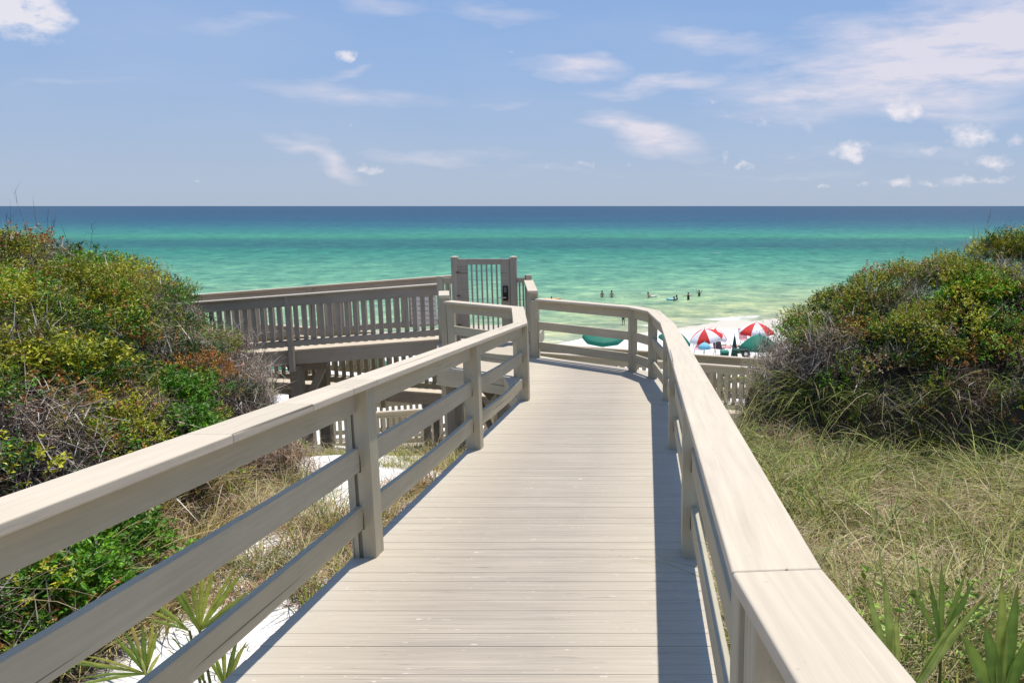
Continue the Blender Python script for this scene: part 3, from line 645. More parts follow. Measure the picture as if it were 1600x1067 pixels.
# small picket panels flanking the gate, in line with it
fl = empty('gate_side_panel', (-3.8, GY, LZ), 'narrow picket panel between the gate and the post on its left', 'fence')
x0, z0 = pxz(688, 434, GY); x1, z1 = pxz(705, 434, GY)
post(x0, GY, LZ-1.4, z0+.03, WOOD, fl, .115, ang=0); beam('top_rail', (x0+.06, GY, z0-.05), (gx0-.06, GY, z0-.05), .04, .1, WOOD, fl)
beam('bottom_rail', (x0+.06, GY, LZ+.15), (gx0-.06, GY, LZ+.15), .04, .1, WOOD, fl)
picket(fl, Vector((x0+.12, GY+.03, LZ+.08)), z0-LZ-.12, Vector((1, 0, 0)), .075, .022, WOOD)
frr = empty('gate_side_panel', (-2.3, GY, LZ), 'narrow picket panel between the gate and the post on its right', 'fence')
x0, z0 = pxz(825.5, 432, GY)
post(x0, GY, LZ-.002, z0+.03, WOOD, frr, .125); beam('top_rail', (gx1+.06, GY, z0-.07), (x0-.06, GY, z0-.07), .04, .1, WOOD, frr)
beam('bottom_rail', (gx1+.06, GY, LZ+.15), (x0-.06, GY, LZ+.15), .04, .1, WOOD, frr)
for t in (.25, .7): picket(frr, Vector((gx1+.06+(x0-gx1-.12)*t, GY+.03, LZ+.08)), z0-LZ-.14, Vector((1, 0, 0)), .03, .022, GATEW)
# back fence of the gate landing
bf = empty('picket_fence', (-3, 17.2, LZ), 'short picket fence behind the gate at the seaward edge of the landing', 'fence')
# lower ramp: returns to the right beneath the upper one
def lz2(x): return -4.287-.071*(x+2.4)
lo = empty('access_ramp', (0, 18.3, -4.6), 'middle access ramp passing low behind the landing, edged by two rows of pickets', 'ramp')
ramp_deck(lo, -9.5, lz2(-9.5), 6, lz2(6), 17.37, 18.5, fascia=.24)
picket_run(lo, (-9.5, 18.42, lz2(-9.5)), (5, 18.42, lz2(5)), 1.107, side=1, posts=(1.5, 4.5, 7.5, 10.5, 13.5), post_low=.5, capw=.14, topz=.2)
fr2 = empty('picket_fence', (-2, 17.3, -4.6), 'long olive brown picket fence on the near edge of the middle ramp', 'fence')
picket_run(fr2, (-9.5, 17.3, lz2(-9.5)), (5, 17.3, lz2(5)), 1.107, side=1, posts=(.6, 3.6, 6.6, 9.6, 12.6), post_low=.4, capw=.12, topz=.15)
for x in (-8, -5, -2, 1, 4):
    for y in (17.5, 18.3): post(x, y, float(ground_z(x, y))-.4, lz2(x)-.05, RAWWOOD, lo, .14, 'support_post')
# bottom ramp, descending left to the beach
def lz3(x): return -5.66+(x-2)*.07
b3 = empty('access_ramp', (-3, 21, -6), 'lowest access ramp with sunlit pickets close to the sand', 'ramp')
ramp_deck(b3, 8, lz3(8), -9, lz3(-9), 20.1, 21.6, fascia=.2)
picket_run(b3, (-9, 20.2, lz3(-9)), (4.5, 20.2, lz3(4.5)), 1.0, side=1, posts=(0, 3.4, 6.8, 10.2), post_low=.9, capw=.12)
picket_run(b3, (-9, 21.5, lz3(-9)), (4.5, 21.5, lz3(4.5)), 1.0, side=1, posts=(0, 3.4, 6.8, 10.2), post_low=.9, capw=.12)
# white slatted board behind the ramp pickets
C.objects.unlink(bf); bpy.data.objects.remove(bf)
WHITE = mat_plain('white_paint', (.72, .70, .70), .6, var=.06)
sb = empty('slatted_board', (-5, 16.86, -2.4), 'white horizontal slatted board glimpsed through the ramp pickets beside the gate', 'board')
bx0, bz1 = pxz(641, 456, 16.86); bx1, bz0 = pxz(684, 515, 16.86)
n_ = 7
for i in range(n_):
    z = bz0+.1+(bz1-bz0-.1)*(i+.5)/n_; beam('slat', (bx0, 16.86, z), (bx1, 16.86, z), .02, (bz1-bz0-.1)/n_-.02, WHITE, sb, .002)
for x in (bx0+.12, bx1-.12): beam('stile', (x, 16.89, bz0-.35), (x, 16.89, bz1), .06, .03, WHITE, sb, .002)

# ------------------------------------------------------------------ vegetation builders (numpy)
def rand_unit(n):
    v = rng.normal(size=(n, 3)); return v/np.linalg.norm(v, axis=1)[:, None]
def norm(v): return v/np.maximum(np.linalg.norm(v, axis=-1, keepdims=True), 1e-9)
def leaves(P, D, Ln, Wd, col, fold=.25, flat=0.0):
    """rhombic leaves: base P, direction D, length, width, colour (n,3)"""
    n = len(P); rv = rand_unit(n)*(1-flat)+np.array([0, 0, flat]); s = norm(np.cross(D, rv)); up = np.cross(s, D)
    mid = P+D*(Ln*.45)[:, None]
    V = np.stack([P, mid+s*(Wd*.5)[:, None]+up*(Wd*fold)[:, None], P+D*Ln[:, None], mid-s*(Wd*.5)[:, None]+up*(Wd*fold)[:, None]], 1).reshape(-1, 3)
    Q = np.arange(n*4).reshape(n, 4); return V, Q, np.repeat(col, 4, axis=0)
def blades(P, D, Ln, Wd, bend, col, k=4, tipcol=None):
    """curved tapering strips"""
    n = len(P); t = np.linspace(0, 1, k+1); side = norm(np.cross(D, np.array([0, 0, 1.0]))+rand_unit(n)*.25)
    hz = D.copy(); hz[:, 2] = 0; hz = norm(hz+rand_unit(n)*np.array([.01, .01, 0]))
    pts = []
    for tt in t:
        c = P+D*(Ln*tt)[:, None]+(hz*(Ln*bend*tt**2)[:, None])*.6; c[:, 2] -= Ln*bend*tt**2.2*.75
        w = Wd*.5*(1-tt**1.6)+.0006; pts.append(c-side*w[:, None]); pts.append(c+side*w[:, None])
    V = np.stack(pts, 1).reshape(-1, 3); base = np.arange(n)[:, None]*(2*(k+1)); Q = []
    for i in range(k): Q.append(np.stack([base[:, 0]+2*i, base[:, 0]+2*i+1, base[:, 0]+2*i+3, base[:, 0]+2*i+2], 1))
    Q = np.concatenate(Q); cc = np.repeat(col, 2*(k+1), axis=0)
    if tipcol is not None:
        w = np.tile(np.repeat(t**2, 2), n)[:, None]; cc = cc*(1-w)+np.repeat(tipcol, 2*(k+1), axis=0)*w
    return V, Q, cc
def merge(parts):
    V = []; Q = []; Cc = []; o = 0
    for v, q, c in parts: V.append(v); Q.append(q+o); Cc.append(c); o += len(v)
    return np.concatenate(V), np.concatenate(Q), np.concatenate(Cc)
def project(x, y, z):
    Zc = y*math.cos(PITCH)-z*math.sin(PITCH); Yc = y*math.sin(PITCH)+z*math.cos(PITCH)
    return PX+F*x/Zc, PY-F*Yc/Zc
PAL = {'olive': (.25, .29, .022), 'yellow': (.46, .46, .03), 'green': (.085, .22, .014), 'bright': (.19, .40, .02), 'rust': (.42, .19, .04), 'dark': (.035, .085, .012), 'dry': (.42, .33, .19)}
def pick(palw, n):
    names = list(palw); w = np.array([palw[k] for k in names]); w = w/w.sum(); idx = rng.choice(len(names), n, p=w)
    return np.array([PAL[k] for k in names])[idx]
def clump(centers, radii, cols, dens, leaf=(.045, .02), per=9, flat=.75, rust=.06):
    """centers (n,3), radii (n), cols (n,3) -> leaf geometry on bumpy shells"""
    cnt = np.maximum(3, (dens*radii**2).astype(int)); idx = np.repeat(np.arange(len(centers)), cnt); m = len(idx)
    d = rand_unit(m); d[:, 2] = np.abs(d[:, 2])*1.0-.12; d = norm(d)
    sh = rng.uniform(.72, 1.08, m)
    P = centers[idx]+d*(radii[idx]*sh)[:, None]*np.array([1, 1, flat])
    ax = norm(d+np.array([0, 0, .55])+rand_unit(m)*.5)
    jdx = np.repeat(np.arange(m), per); q = len(jdx)
    along = rng.uniform(-.03, .07, q)
    LP_ = P[jdx]+ax[jdx]*along[:, None]; LD = norm((ax[jdx]*rng.uniform(.2, 1.1, q)[:, None]+rand_unit(q)*.95)*np.array([1, 1, .6]))
    sc = np.repeat(rng.uniform(.75, 1.25, m), per)
    col = cols[idx][jdx]*rng.uniform(.65, 1.35, (q, 1))*rng.uniform(.9, 1.1, (q, 3))
    spr = rng.random(m) < rust; rs = spr[jdx]; col[rs] = np.array(PAL['rust'])*rng.uniform(.6, 1.3, (rs.sum(), 1))
    return leaves(LP_, LD, leaf[0]*sc*rng.uniform(.7, 1.25, q), leaf[1]*sc*rng.uniform(.8, 1.2, q), col, .25, .68)
def twigs(P, n, spread, ln, wd, col, upb=.3, k=3, bend=.15):
    idx = rng.integers(0, len(P), n); D = norm(rand_unit(n)*spread+np.array([0, 0, upb])); Ln = rng.uniform(ln[0], ln[1], n)
    return blades(P[idx]+rand_unit(n)*.12, D, Ln, rng.uniform(wd[0], wd[1], n), rng.uniform(-.2, bend, n), col[rng.integers(0, len(col), n)]*rng.uniform(.6, 1.25, (n, 1)), k)
GREYS = np.array([(.40, .34, .28), (.26, .20, .16), (.55, .48, .42), (.20, .13, .09)])

def scrub(side):
    if side < 0: xs, ys, n = (-14, -2.5), (1.2, 15.2), 4300
    else: xs, ys, n = (.6, 13), (5.0, 15.0), 4300
    x = rng.uniform(*xs, n); y = rng.uniform(*ys, n); z, t = mound(x, y, side)
    u, v = project(x, y, z)
    keep = (t > .0) & (u > -260) & (u < 1850)
    x, y, z, t, u = x[keep], y[keep], z[keep], t[keep], u[keep]
    dist = np.hypot(x, y); 
    rad = rng.uniform(.12, .38, len(x))*np.clip(t*.9+.35, .4, 1); 
    tz = (z+1.5*fbm(x*.7, y*.7, 29+side)+.35*fbm(x*2.3, y*2.3, 31))/.66; tph = tz-np.floor(tz)
    z = z+.16*np.sin(2*math.pi*(tph-.25))+.12*(1-np.abs(2*fbm(x*1.3, y*1.3, 37)-1))-.08
    z = z-rad*.62+rng.normal(0, .05, len(x))+.06
    c = np.c_[x, y, z]
    a = fbm(x*.5+3, y*.5+z*.6, 61+side); b = fbm(x*1.1, y*1.1+z, 71+side); e = rng.random(len(x))
    cols = np.empty((len(x), 3))
    cols[:] = pick({'olive': 5, 'yellow': 2.6, 'green': 2.2, 'rust': .08, 'dark': 1.4}, len(x))
    high = z > -1.2
    up_ = (rng.random(len(x)) < .15) & (z < -1.1); c[up_, 2] += rng.uniform(.05, .2, up_.sum())
    m = high & (e < .5); cols[m] = pick({'yellow': 3, 'olive': 3, 'bright': 1.3}, m.sum())
    m = (z < (-1.25 if side < 0 else -1.6)) & (e < .7); cols[m] = pick({'green': 3, 'dark': 3, 'olive': 2, 'bright': .5}, m.sum())
    m = (a < .43) & (~high) & (e < .75); cols[m] = pick({'green': 3, 'bright': 1.6, 'dark': 1.5}, m.sum())
    if side > 0:
        m = (a > .5) & (x < 4.5) & (e < .45); cols[m] = pick({'rust': .45, 'olive': 2, 'yellow': 1, 'dry': .5}, m.sum())
        drop = (x < 2.2) & (z < -2.1)       # the foot of the mound here is bare twigs
    else:
        m = (a > .56) & (e < .12); cols[m] = pick({'rust': .4, 'yellow': 2}, m.sum())
        drop = ((x > -6.3) & (y > 9.6) & (rng.random(len(x)) < .8))
    bare = ((b > .60) & (rng.random(len(x)) < .6)) | ((tph < .34) & (z < (-.6 if side < 0 else -.9)) & (rng.random(len(x)) < .68))
    k = ~(drop | bare)
    nearf = np.clip(7/dist, .6, 1.3)
    parts = [clump(c[k], rad[k], cols[k], 780, leaf=(.039, .017), per=8, rust=.085)]
    tp = c+np.array([0, 0, .08])
    parts.append(twigs(tp, 2000, 1.0, (.12, .45), (.004, .010), GREYS, .35))
    bp = c[bare | drop]
    parts.append(clump(bp, rad[bare | drop]*.85, pick({'dark': 3, 'olive': 1, 'dry': .6}, len(bp)), 260, leaf=(.032, .014), per=7, rust=.1))
    if len(bp): parts.append(twigs(bp+np.array([0, 0, .05]), 15000, 1.0, (.12, .36), (.004, .008), GREYS, .3))
    V, Q, Cc = merge(parts)
    return V, Q, Cc
for s, lab in ((-1, 'mixed olive and rust dune scrub covering the left mound'), (1, 'mixed olive, yellow and rust dune scrub covering the right mound')):
    V, Q, Cc = scrub(s); o = link('dune_scrub', np_mesh('dune_scrub', V, Q, Cc), LEAF); tag(o, lab, 'scrub', kind='stuff')

# ------------------------------------------------------------------ grass
def grass(n, xr, yr, mask, hts, cols, tips, wd=(.004, .009), lean=.45, bend=(.2, .9), tuft=20, spread=.06, hue=91):
    m0 = n//tuft; x = rng.uniform(*xr, m0); y = rng.uniform(*yr, m0); k = mask(x, y); x, y = x[k], y[k]
    ht = rng.uniform(.6, 1.25, len(x)); ci = rng.integers(0, len(cols), len(x)); ti = rng.integers(0, len(tips), len(x)); br = rng.uniform(.55, 1.3, len(x))
    j = np.repeat(np.arange(len(x)), tuft); m = len(j); off = rng.normal(0, 1, (m, 2)); x = x[j]+off[:, 0]*spread; y = y[j]+off[:, 1]*spread
    z = ground_z(x, y); g = fbm(x*1.1, y*1.1, hue)
    D = norm(np.c_[off*lean*.7+rng.normal(0, lean*.5, (m, 2)), np.ones(m)])
    Ln = rng.uniform(*hts, m)*(.25+1.5*g)*ht[j]; own = rng.random(m) < .35
    cc = np.where(own[:, None], cols[rng.integers(0, len(cols), m)], cols[ci[j]])*(br[j]*rng.uniform(.75, 1.25, m))[:, None]
    tc_ = tips[ti[j]]*rng.uniform(.7, 1.2, (m, 1))
    return blades(np.c_[x, y, z-.02], D, Ln, rng.uniform(*wd, m), rng.uniform(*bend, m), cc, 5, tc_)
GR = np.array([(.27, .33, .06), (.38, .40, .08), (.11, .18, .03), (.50, .45, .12), (.17, .26, .045)]); ST = np.array([(.72, .54, .34), (.86, .68, .48), (.46, .31, .18), (.58, .46, .20), (.30, .17, .10)]); RD = np.array([(.36, .15, .10), (.42, .21, .13), (.30, .20, .09)])
def inview(x, y, lo=-250, hi=1850):
    u, v = project(x, y, base_z(x, y)+.3); return (u > lo) & (u < hi) & (v < 1350)
def mr(x, y): return (right_t(x, y) < .35) & (x > np.where(y < 2, .75, .52)) & inview(x, y) & (fbm(x*1.3, y*1.3, 14)*1.5+rng.random(len(x))*.25 > .68) & (y < 11.8)
def mfl(x, y): return (right_t(x, y) < .5) & (x > np.where(y < 2, .75, .52)) & inview(x, y) & (rng.random(len(x)) < np.clip(fbm(x*1.1, y*1.1, 64)*3-.8, .25, 1))
parts = [grass(75000, (.5, 9), (1.4, 11.8), mr, (.30, .80), GR, ST, bend=(.3, 1.5), wd=(.004, .010)),
         grass(30000, (.5, 9), (1.4, 11.8), lambda x, y: mr(x, y) & (fbm(x*.7, y*.7, 77)+np.clip((y-7)*.05, 0, .2) > .5), (.45, 1.0), GR, GR, bend=(.3, 1.2), wd=(.006, .014), lean=.35),
         grass(30000, (.5, 9), (1.4, 11.8), mr, (.15, .60), ST, ST, lean=1.0, bend=(.1, 1.0), wd=(.003, .008), tuft=6, spread=.12),
         grass(60000, (.5, 9), (1.4, 11.8), mfl, (.10, .32), ST, ST, lean=3.0, bend=(-.1, .3), wd=(.003, .006), tuft=4, spread=.12),
         grass(22000, (.5, 9), (1.4, 11.8), mr, (.35, .85), ST, ST, lean=.6, bend=(.4, 1.5), wd=(.004, .009), tuft=10, spread=.08),
         grass(9000, (.6, 3.6), (1.6, 4.8), mfl, (.35, .72), GR, ST, lean=.4, bend=(.2, 1.0), wd=(.005, .010), tuft=9),
         grass(14000, (.5, 9), (8.0, 11.8), mfl, (.5, 1.15), GR[[0, 2, 4]], GR, lean=.4, bend=(.4, 1.3), wd=(.005, .011)),
         grass(16000, (.5, 9), (1.4, 11.8), lambda x, y: mr(x, y) & (fbm(x, y, 44) > .55), (.15, .40), RD, RD, lean=.7)]
V, Q, Cc = merge(parts); o = link('dune_grass', np_mesh('dune_grass', V, Q, Cc), GRASS); tag(o, 'tangled green and straw coloured dune grass right of the boardwalk', 'grass', kind='stuff')
def patch(x, y): return (((x+4.4)/.9)**2+((y-10.0)/1.9)**2 > 1) & ~((x < -1.9) & (x > -3.0-np.clip(y-3, 0, 1)*.0) & (y < 4.9))
def ml(x, y):
    f = fbm(x*.8+2, y*.8, 15); return patch(x, y) & (left_t(x, y) < .5) & (x < -1.95) & inview(x, y) & (f*1.15+rng.random(len(x))*.25 > .79) & (y > 4.9) & (y < 17)
def mlr(x, y): return patch(x, y) & (left_t(x, y) < .6) & (x < -1.9) & inview(x, y) & (y > 4.9) & (y < 10) & (fbm(x*1.3, y*1.3, 19)+rng.random(len(x))*.3 > .73)
parts = [grass(45000, (-8, -1.9), (3, 17), ml, (.22, .55), GR, ST), grass(45000, (-6, -1.9), (4.2, 11), mlr, (.12, .38), RD, ST, lean=.8), grass(22000, (-6, -1.9), (4.2, 11), mlr, (.2, .5), GR, ST, lean=.5),
         grass(2000, (-3.8, -1.5), (2.4, 4.8), lambda x, y: (left_t(x, y) < .3) & (x < -1.8) & (fbm(x*2, y*2, 3) > .58), (.12, .3), GR, ST),
         grass(5000, (-4.9, -3.0), (3.9, 7.0), lambda x, y: (np.abs(left_t(x, y)-.05) < .45), (.3, .75), np.array([(.38, .28, .08), (.46, .35, .09), (.25, .26, .06)]), ST, lean=.5, wd=(.005, .012))]
V, Q, Cc = merge(parts); o = link('dune_grass', np_mesh('dune_grass', V, Q, Cc), GRASS); tag(o, 'patchy green and russet dune grass on white sand left of the boardwalk', 'grass', kind='stuff')
# runner leaves among the grass at lower right
n_ = 750; x = rng.uniform(.72, 2.9, n_); y = 1.7+rng.uniform(0, 1, n_)**1.6*2.6; z = ground_z(x, y)+rng.uniform(.1, .50, n_)
jd = np.repeat(np.arange(n_), 6); P = np.c_[x, y, z][jd]+rng.normal(0, .03, (n_*6, 3)); D = norm(np.c_[rng.normal(0, 1, (n_*6, 2)), rng.normal(.25, .3, n_*6)])
VL = leaves(P, D, rng.uniform(.035, .075, n_*6), rng.uniform(.016, .032, n_*6), np.array([(.26, .38, .06)])*rng.uniform(.55, 1.5, (n_*6, 1)))
n2 = 500; ii = rng.integers(0, n_, n2); st = blades(np.c_[x, y, z][ii]-np.array([0, 0, .3]), norm(rng.normal(0, .35, (n2, 3))+np.array([0, 0, 1])), rng.uniform(.2, .4, n2), rng.uniform(.003, .005, n2), rng.uniform(0, .4, n2), np.tile(np.array([[.12, .13, .04]]), (n2, 1)), 3)
V, Q, Cc = merge([VL, st]); o = link('ground_vine', np_mesh('ground_vine', V, Q, Cc), LEAF); tag(o, 'bright green broad leaved runners among grass at lower right', 'vine', kind='stuff')

# ------------------------------------------------------------------ single shrubs
def shrub(name, cx, cy, cz, rx, ry, rz, cols, label, n=26, leaf=(.05, .022), dens=700, twig=140, group=None):
    root = empty(name, (cx, cy, cz-rz), label, 'shrub', group)
    d = rand_unit(n); d[:, 2] = np.abs(d[:, 2])*1.1-.15; c = np.array([cx, cy, cz])+d*np.array([rx, ry, rz])*rng.uniform(.3, .85, (n, 1))
    cc = pick(cols, n); V, Q, Cc = clump(c, rng.uniform(.13, .24, n), cc, dens, leaf=leaf, per=9, rust=.02)
    link('foliage', np_mesh('foliage', V-np.array([cx, cy, cz]), Q, Cc), LEAF, root, Matrix.Translation((cx, cy, cz)))
    b = np.tile(np.array([[cx, cy, cz-rz-.1]]), (twig, 1))+rng.normal(0, .06, (twig, 3)); D = norm((c[rng.integers(0, n, twig)]-b)+rand_unit(twig)*.1)
    V, Q, Cc = blades(b, D, rng.uniform(.4, 1, twig)*max(rx, rz)*1.1, rng.uniform(.006, .012, twig), rng.uniform(-.1, .1, twig), GREYS[rng.integers(0, 4, twig)], 4)
    link('branches', np_mesh('branches', V-np.array([cx, cy, cz]), Q, Cc), TWIG, root, Matrix.Translation((cx, cy, cz)))
def at(u, v, d):
    x, z = pxz(u, v, d); return x, d, z
def on_mound(u, v, side):
    """first hit of the pixel ray with the canopy"""
    for d in np.arange(2.0, 16, .05):
        x, z = pxz(u, v, d); c = float(canopy(np.array([x]), np.array([d]))[0][0])
        if z < c: return x, d, c
    return x, d, z
for (u, v, s, pal, lab, lf) in (
    (30, 945, .55, {'bright': 3, 'green': 3}, 'glossy bright green shrub at the lower left corner beside the railing', (.045, .022)),
    (150, 860, .45, {'green': 3, 'bright': 1, 'olive': 1}, 'low deep green shrub under the cap of the left railing', (.045, .02)),
    (255, 620, .6, {'bright': 2, 'green': 3}, 'rounded fresh green shrub midway down the left mound', (.05, .022)),
    (250, 690, .55, {'green': 3, 'bright': 1.4}, 'dark green shrub just above the left railing cap', (.05, .022)),
    (60, 560, .5, {'yellow': 3, 'olive': 2}, 'yellow olive shrub high on the left mound', (.045, .02)),
    (1530, 460, .6, {'yellow': 2, 'bright': 2}, 'yellow green shrub near the top right of the right mound', (.07, .03)),
    (1420, 425, .35, {'bright': 2, 'yellow': 2}, 'light green shrub just below the crest of the right mound', (.05, .022)),
    (1330, 520, .55, {'olive': 2, 'rust': 1.2}, 'rust tinged shrub on the left shoulder of the right mound', (.04, .018)),
    (1480, 560, .6, {'olive': 2, 'dark': 2, 'rust': .5}, 'dark olive shrub in the middle of the right mound', (.045, .02))):
    x, y, z = on_mound(u, v, -1 if u < 800 else 1); shrub('shrub', x, y+.15, z-.15, s, s*.9, s*.62, pal, lab, leaf=lf)
# grey leafless shrubs
def dead_shrub(cx, cy, cz, r, h, label, n=1500, tint=None):
    root = empty('dead_shrub', (cx, cy, cz), label, 'shrub')
    cols = GREYS if tint is None else tint
    b = np.c_[rng.normal(cx, r*.25, 60), rng.normal(cy, r*.25, 60), np.full(60, cz)]; D = norm(rand_unit(60)*.9+np.array([0, 0, .9])); Ln = rng.uniform(.6, 1.1, 60)*h
    p1 = blades(b, D, Ln, rng.uniform(.010, .018, 60), rng.uniform(-.1, .3, 60), cols[rng.integers(0, len(cols), 60)], 5)
    link('main_branches', np_mesh('main_branches', p1[0]-np.array([cx, cy, cz]), p1[1], p1[2]), TWIG, root, Matrix.Translation((cx, cy, cz)))
    c = np.array([cx, cy, cz])+rand_unit(n)*np.array([r, r, h])*rng.uniform(.2, 1, (n, 1))**.5; c[:, 2] = np.maximum(c[:, 2], ground_z(c[:, 0], c[:, 1])+.02)
    p2 = twigs(c, n*3, 1.0, (.10, .34), (.003, .008), cols, .35, 4, .6)
    link('twigs', np_mesh('twigs', p2[0]-np.array([cx, cy, cz]), p2[1], p2[2]), TWIG, root, Matrix.Translation((cx, cy, cz)))
def gz(x, y): return float(ground_z(np.array([x]), np.array([y]))[0])
BR = np.array([(.30, .18, .11), (.40, .29, .2), (.22, .13, .08), (.5, .41, .33)])
for (u, v, d, r, h, lab, tn) in (
    (372, 590, 11.6, .5, .85, 'leafless grey shrub at the seaward edge of the left mound', None),
    (362, 650, 10.4, .5, .65, 'tangled grey twigs above the left railing cap beside the sand', None),
    (410, 740, 8.6, .55, .5, 'brownish leafless shrub low on the sand slope under the left cap rail', BR),
    (1238, 628, 11.2, .34, .46, 'grey leafless shrub in front of the low picket fence on the right', None),
    (1298, 628, 10.8, .5, .66, 'tangled grey leafless shrub at the foot of the right mound', None),
    (1225, 675, 10.0, .6, .45, 'low brown leafless brush beside the right railing', BR)):
    x, z = pxz(u, v, d); dead_shrub(x, d, gz(x, d)+.05, r, h, lab, 1500, tn)
for (u, v, r, h, lab, tn) in ((45, 655, .42, .34, 'grey leafless shrub low on the left mound at the left frame edge', None), (190, 640, .34, .3, 'grey brown leafless shrub between green clumps on the left mound', BR), (1500, 600, .4, .4, 'dim leafless shrub in the shade under the right mound', BR)):
    x, y, z = on_mound(u, v, -1 if u < 800 else 1); dead_shrub(x, y+.05, z-.3, r, h+.15, lab, 800, tn)

# ------------------------------------------------------------------ palmettos
def palmetto(root_loc, fronds, label, cols, group=None):
    root = empty('palmetto', root_loc, label, 'palmetto', group)
    for (hx, hy, hz, dirx, diry, dirz, ln, nseg, spread, wd) in fronds:
        hub = np.array([hx, hy, hz]); ax = norm(np.array([dirx, diry, dirz], float)); side = norm(np.cross(ax, np.array([.25, 1, .2]))); 
        side = norm(np.cross(ax, np.cross(side, ax)*0+np.array([0, 1, .35])))
        V, Q, Cc = [], [], []; 
        for i in range(nseg):
            a = R(spread)*((i+.5)/nseg-.5)*2+random.uniform(-.05, .05); d = norm(ax*math.cos(a)+side*math.sin(a)); nrm_ = norm(np.cross(ax, side))
            l = ln*random.uniform(.8, 1.08)*(1-.25*abs(a)/R(spread)); w = wd*random.uniform(.8, 1.15); s2 = norm(np.cross(nrm_, d)); c0 = cols[random.randrange(len(cols))]
            k = len(V); m = 6
            for j in range(m+1):
                t = j/m; ww = w*.5*(.35+1.3*t if t < .45 else .935*(1-((t-.45)/.55)**1.5))+.0008
                c = hub+d*l*t+nrm_*(.02*t*t)+np.array([0, 0, -l*.12*t*t*random.uniform(.8, 1.2)])
                V += [c-s2*ww+nrm_*ww*.55, c, c+s2*ww+nrm_*ww*.55]
                cc = np.array(c0)*(1.0 if t < .85 else 1.0); tip = np.array((.30, .17, .06)); cc = cc*(1-max(0, t-.85)/.15)+tip*max(0, t-.85)/.15
                Cc += [cc, cc*1.25, cc*.9]
            for j in range(m):
                b = k+3*j; Q += [(b, b+1, b+4, b+3), (b+1, b+2, b+5, b+4)]
        # petiole
        g = gz(hx, hy); k = len(V); r = .007
        for (p, rr_) in ((np.array([hx+.03, hy+.02, g-.05]), r*1.3), (hub, r)):
            for a in range(4): V.append(p+rr_*np.array([math.cos(a*1.5708), math.sin(a*1.5708), 0])); Cc.append(np.array((.16, .17, .05)))
        for a in range(4): Q.append((k+a, k+(a+1) % 4, k+4+(a+1) % 4, k+4+a))
        link('frond', np_mesh('frond', np.array(V), np.array(Q), np.array(Cc), True), LEAF, root)
PG = [(.30, .41, .05), (.42, .50, .06), (.54, .55, .08), (.2, .3, .04)]
PY_ = [(.56, .50, .08), (.40, .44, .07), (.62, .50, .11)]
def hub(u, v, z):
    a = None
    for d in np.arange(1, 9, .01):
        x, zz = pxz(u, v, d)
        if zz < z: return x, float(d), z
    return x, d, z
h1 = hub(228, 1052, -2.02); h2 = hub(312, 985, -2.05); h3 = hub(352, 1075, -2.1); h4 = hub(486, 972, -2.35)
palmetto((h1[0], h1[1], gz(h1[0], h1[1])), [(h1[0], h1[1], h1[2], -.1, .1, 1, .36, 6, 30, .021), (h1[0], h1[1], h1[2], -1, -.1, .32, .44, 5, 26, .022), (h1[0], h1[1], h1[2]-.02, .4, -.2, .6, .25, 3, 30, .018)], 'palmetto with one frond fanned flat to the left, lower left on the sand', PY_+PG)
palmetto((h2[0], h2[1], gz(h2[0], h2[1])), [(h2[0], h2[1], h2[2], .25, .15, 1, .48, 9, 46, .023), (h2[0]-.05, h2[1], h2[2], -.9, .1, .7, .38, 4, 22, .019)], 'upright palmetto fan seen between the middle and lower rails', PG+PY_[1:2])
palmetto((h3[0], h3[1], gz(h3[0], h3[1])), [(h3[0], h3[1], h3[2], .1, 0, 1, .34, 5, 26, .022), (h3[0]-.12, h3[1]+.05, h3[2], -.3, 0, 1, .36, 4, 24, .018)], 'dark palmetto low beside the deck edge at bottom left', PG)
palmetto((h4[0]-.05, h4[1], gz(h4[0]-.05, h4[1])), [(h4[0], h4[1], h4[2], .1, .1, 1, .32, 5, 24, .018)], 'small palmetto sprig rising against the deck edge', PG)
def hubp(u, v, d): x, z = pxz(u, v, d); return (x, d, z)
A_, B_, C_ = hubp(1562, 1112, 2.15), hubp(1398, 1085, 2.35), hubp(1420, 1090, 2.2)
palmetto((A_[0], A_[1], gz(A_[0], A_[1])), [(*A_, -.05, .1, 1, .46, 5, 24, .042), (A_[0]+.16, A_[1]+.1, A_[2], .1, .1, 1, .44, 4, 20, .042)], 'large green palmetto with browned tips at the bottom right corner', [(.17, .27, .035), (.26, .36, .05), (.36, .42, .07)])
palmetto((B_[0], B_[1], gz(B_[0], B_[1])), [(*B_, -.15, .1, 1, .50, 3, 9, .030), (*C_, .62, .25, 1, .46, 2, 7, .032)], 'pale yellow green palmetto blades beside the right railing', [(.52, .56, .13), (.42, .50, .11)])
D_ = hubp(1470, 1010, 3.1); palmetto((D_[0], D_[1], gz(D_[0], D_[1])), [(*D_, .1, .1, 1, .42, 6, 34, .026)], 'small palmetto fan in the grass behind the corner palmettos', [(.3, .38, .07), (.2, .3, .05)])
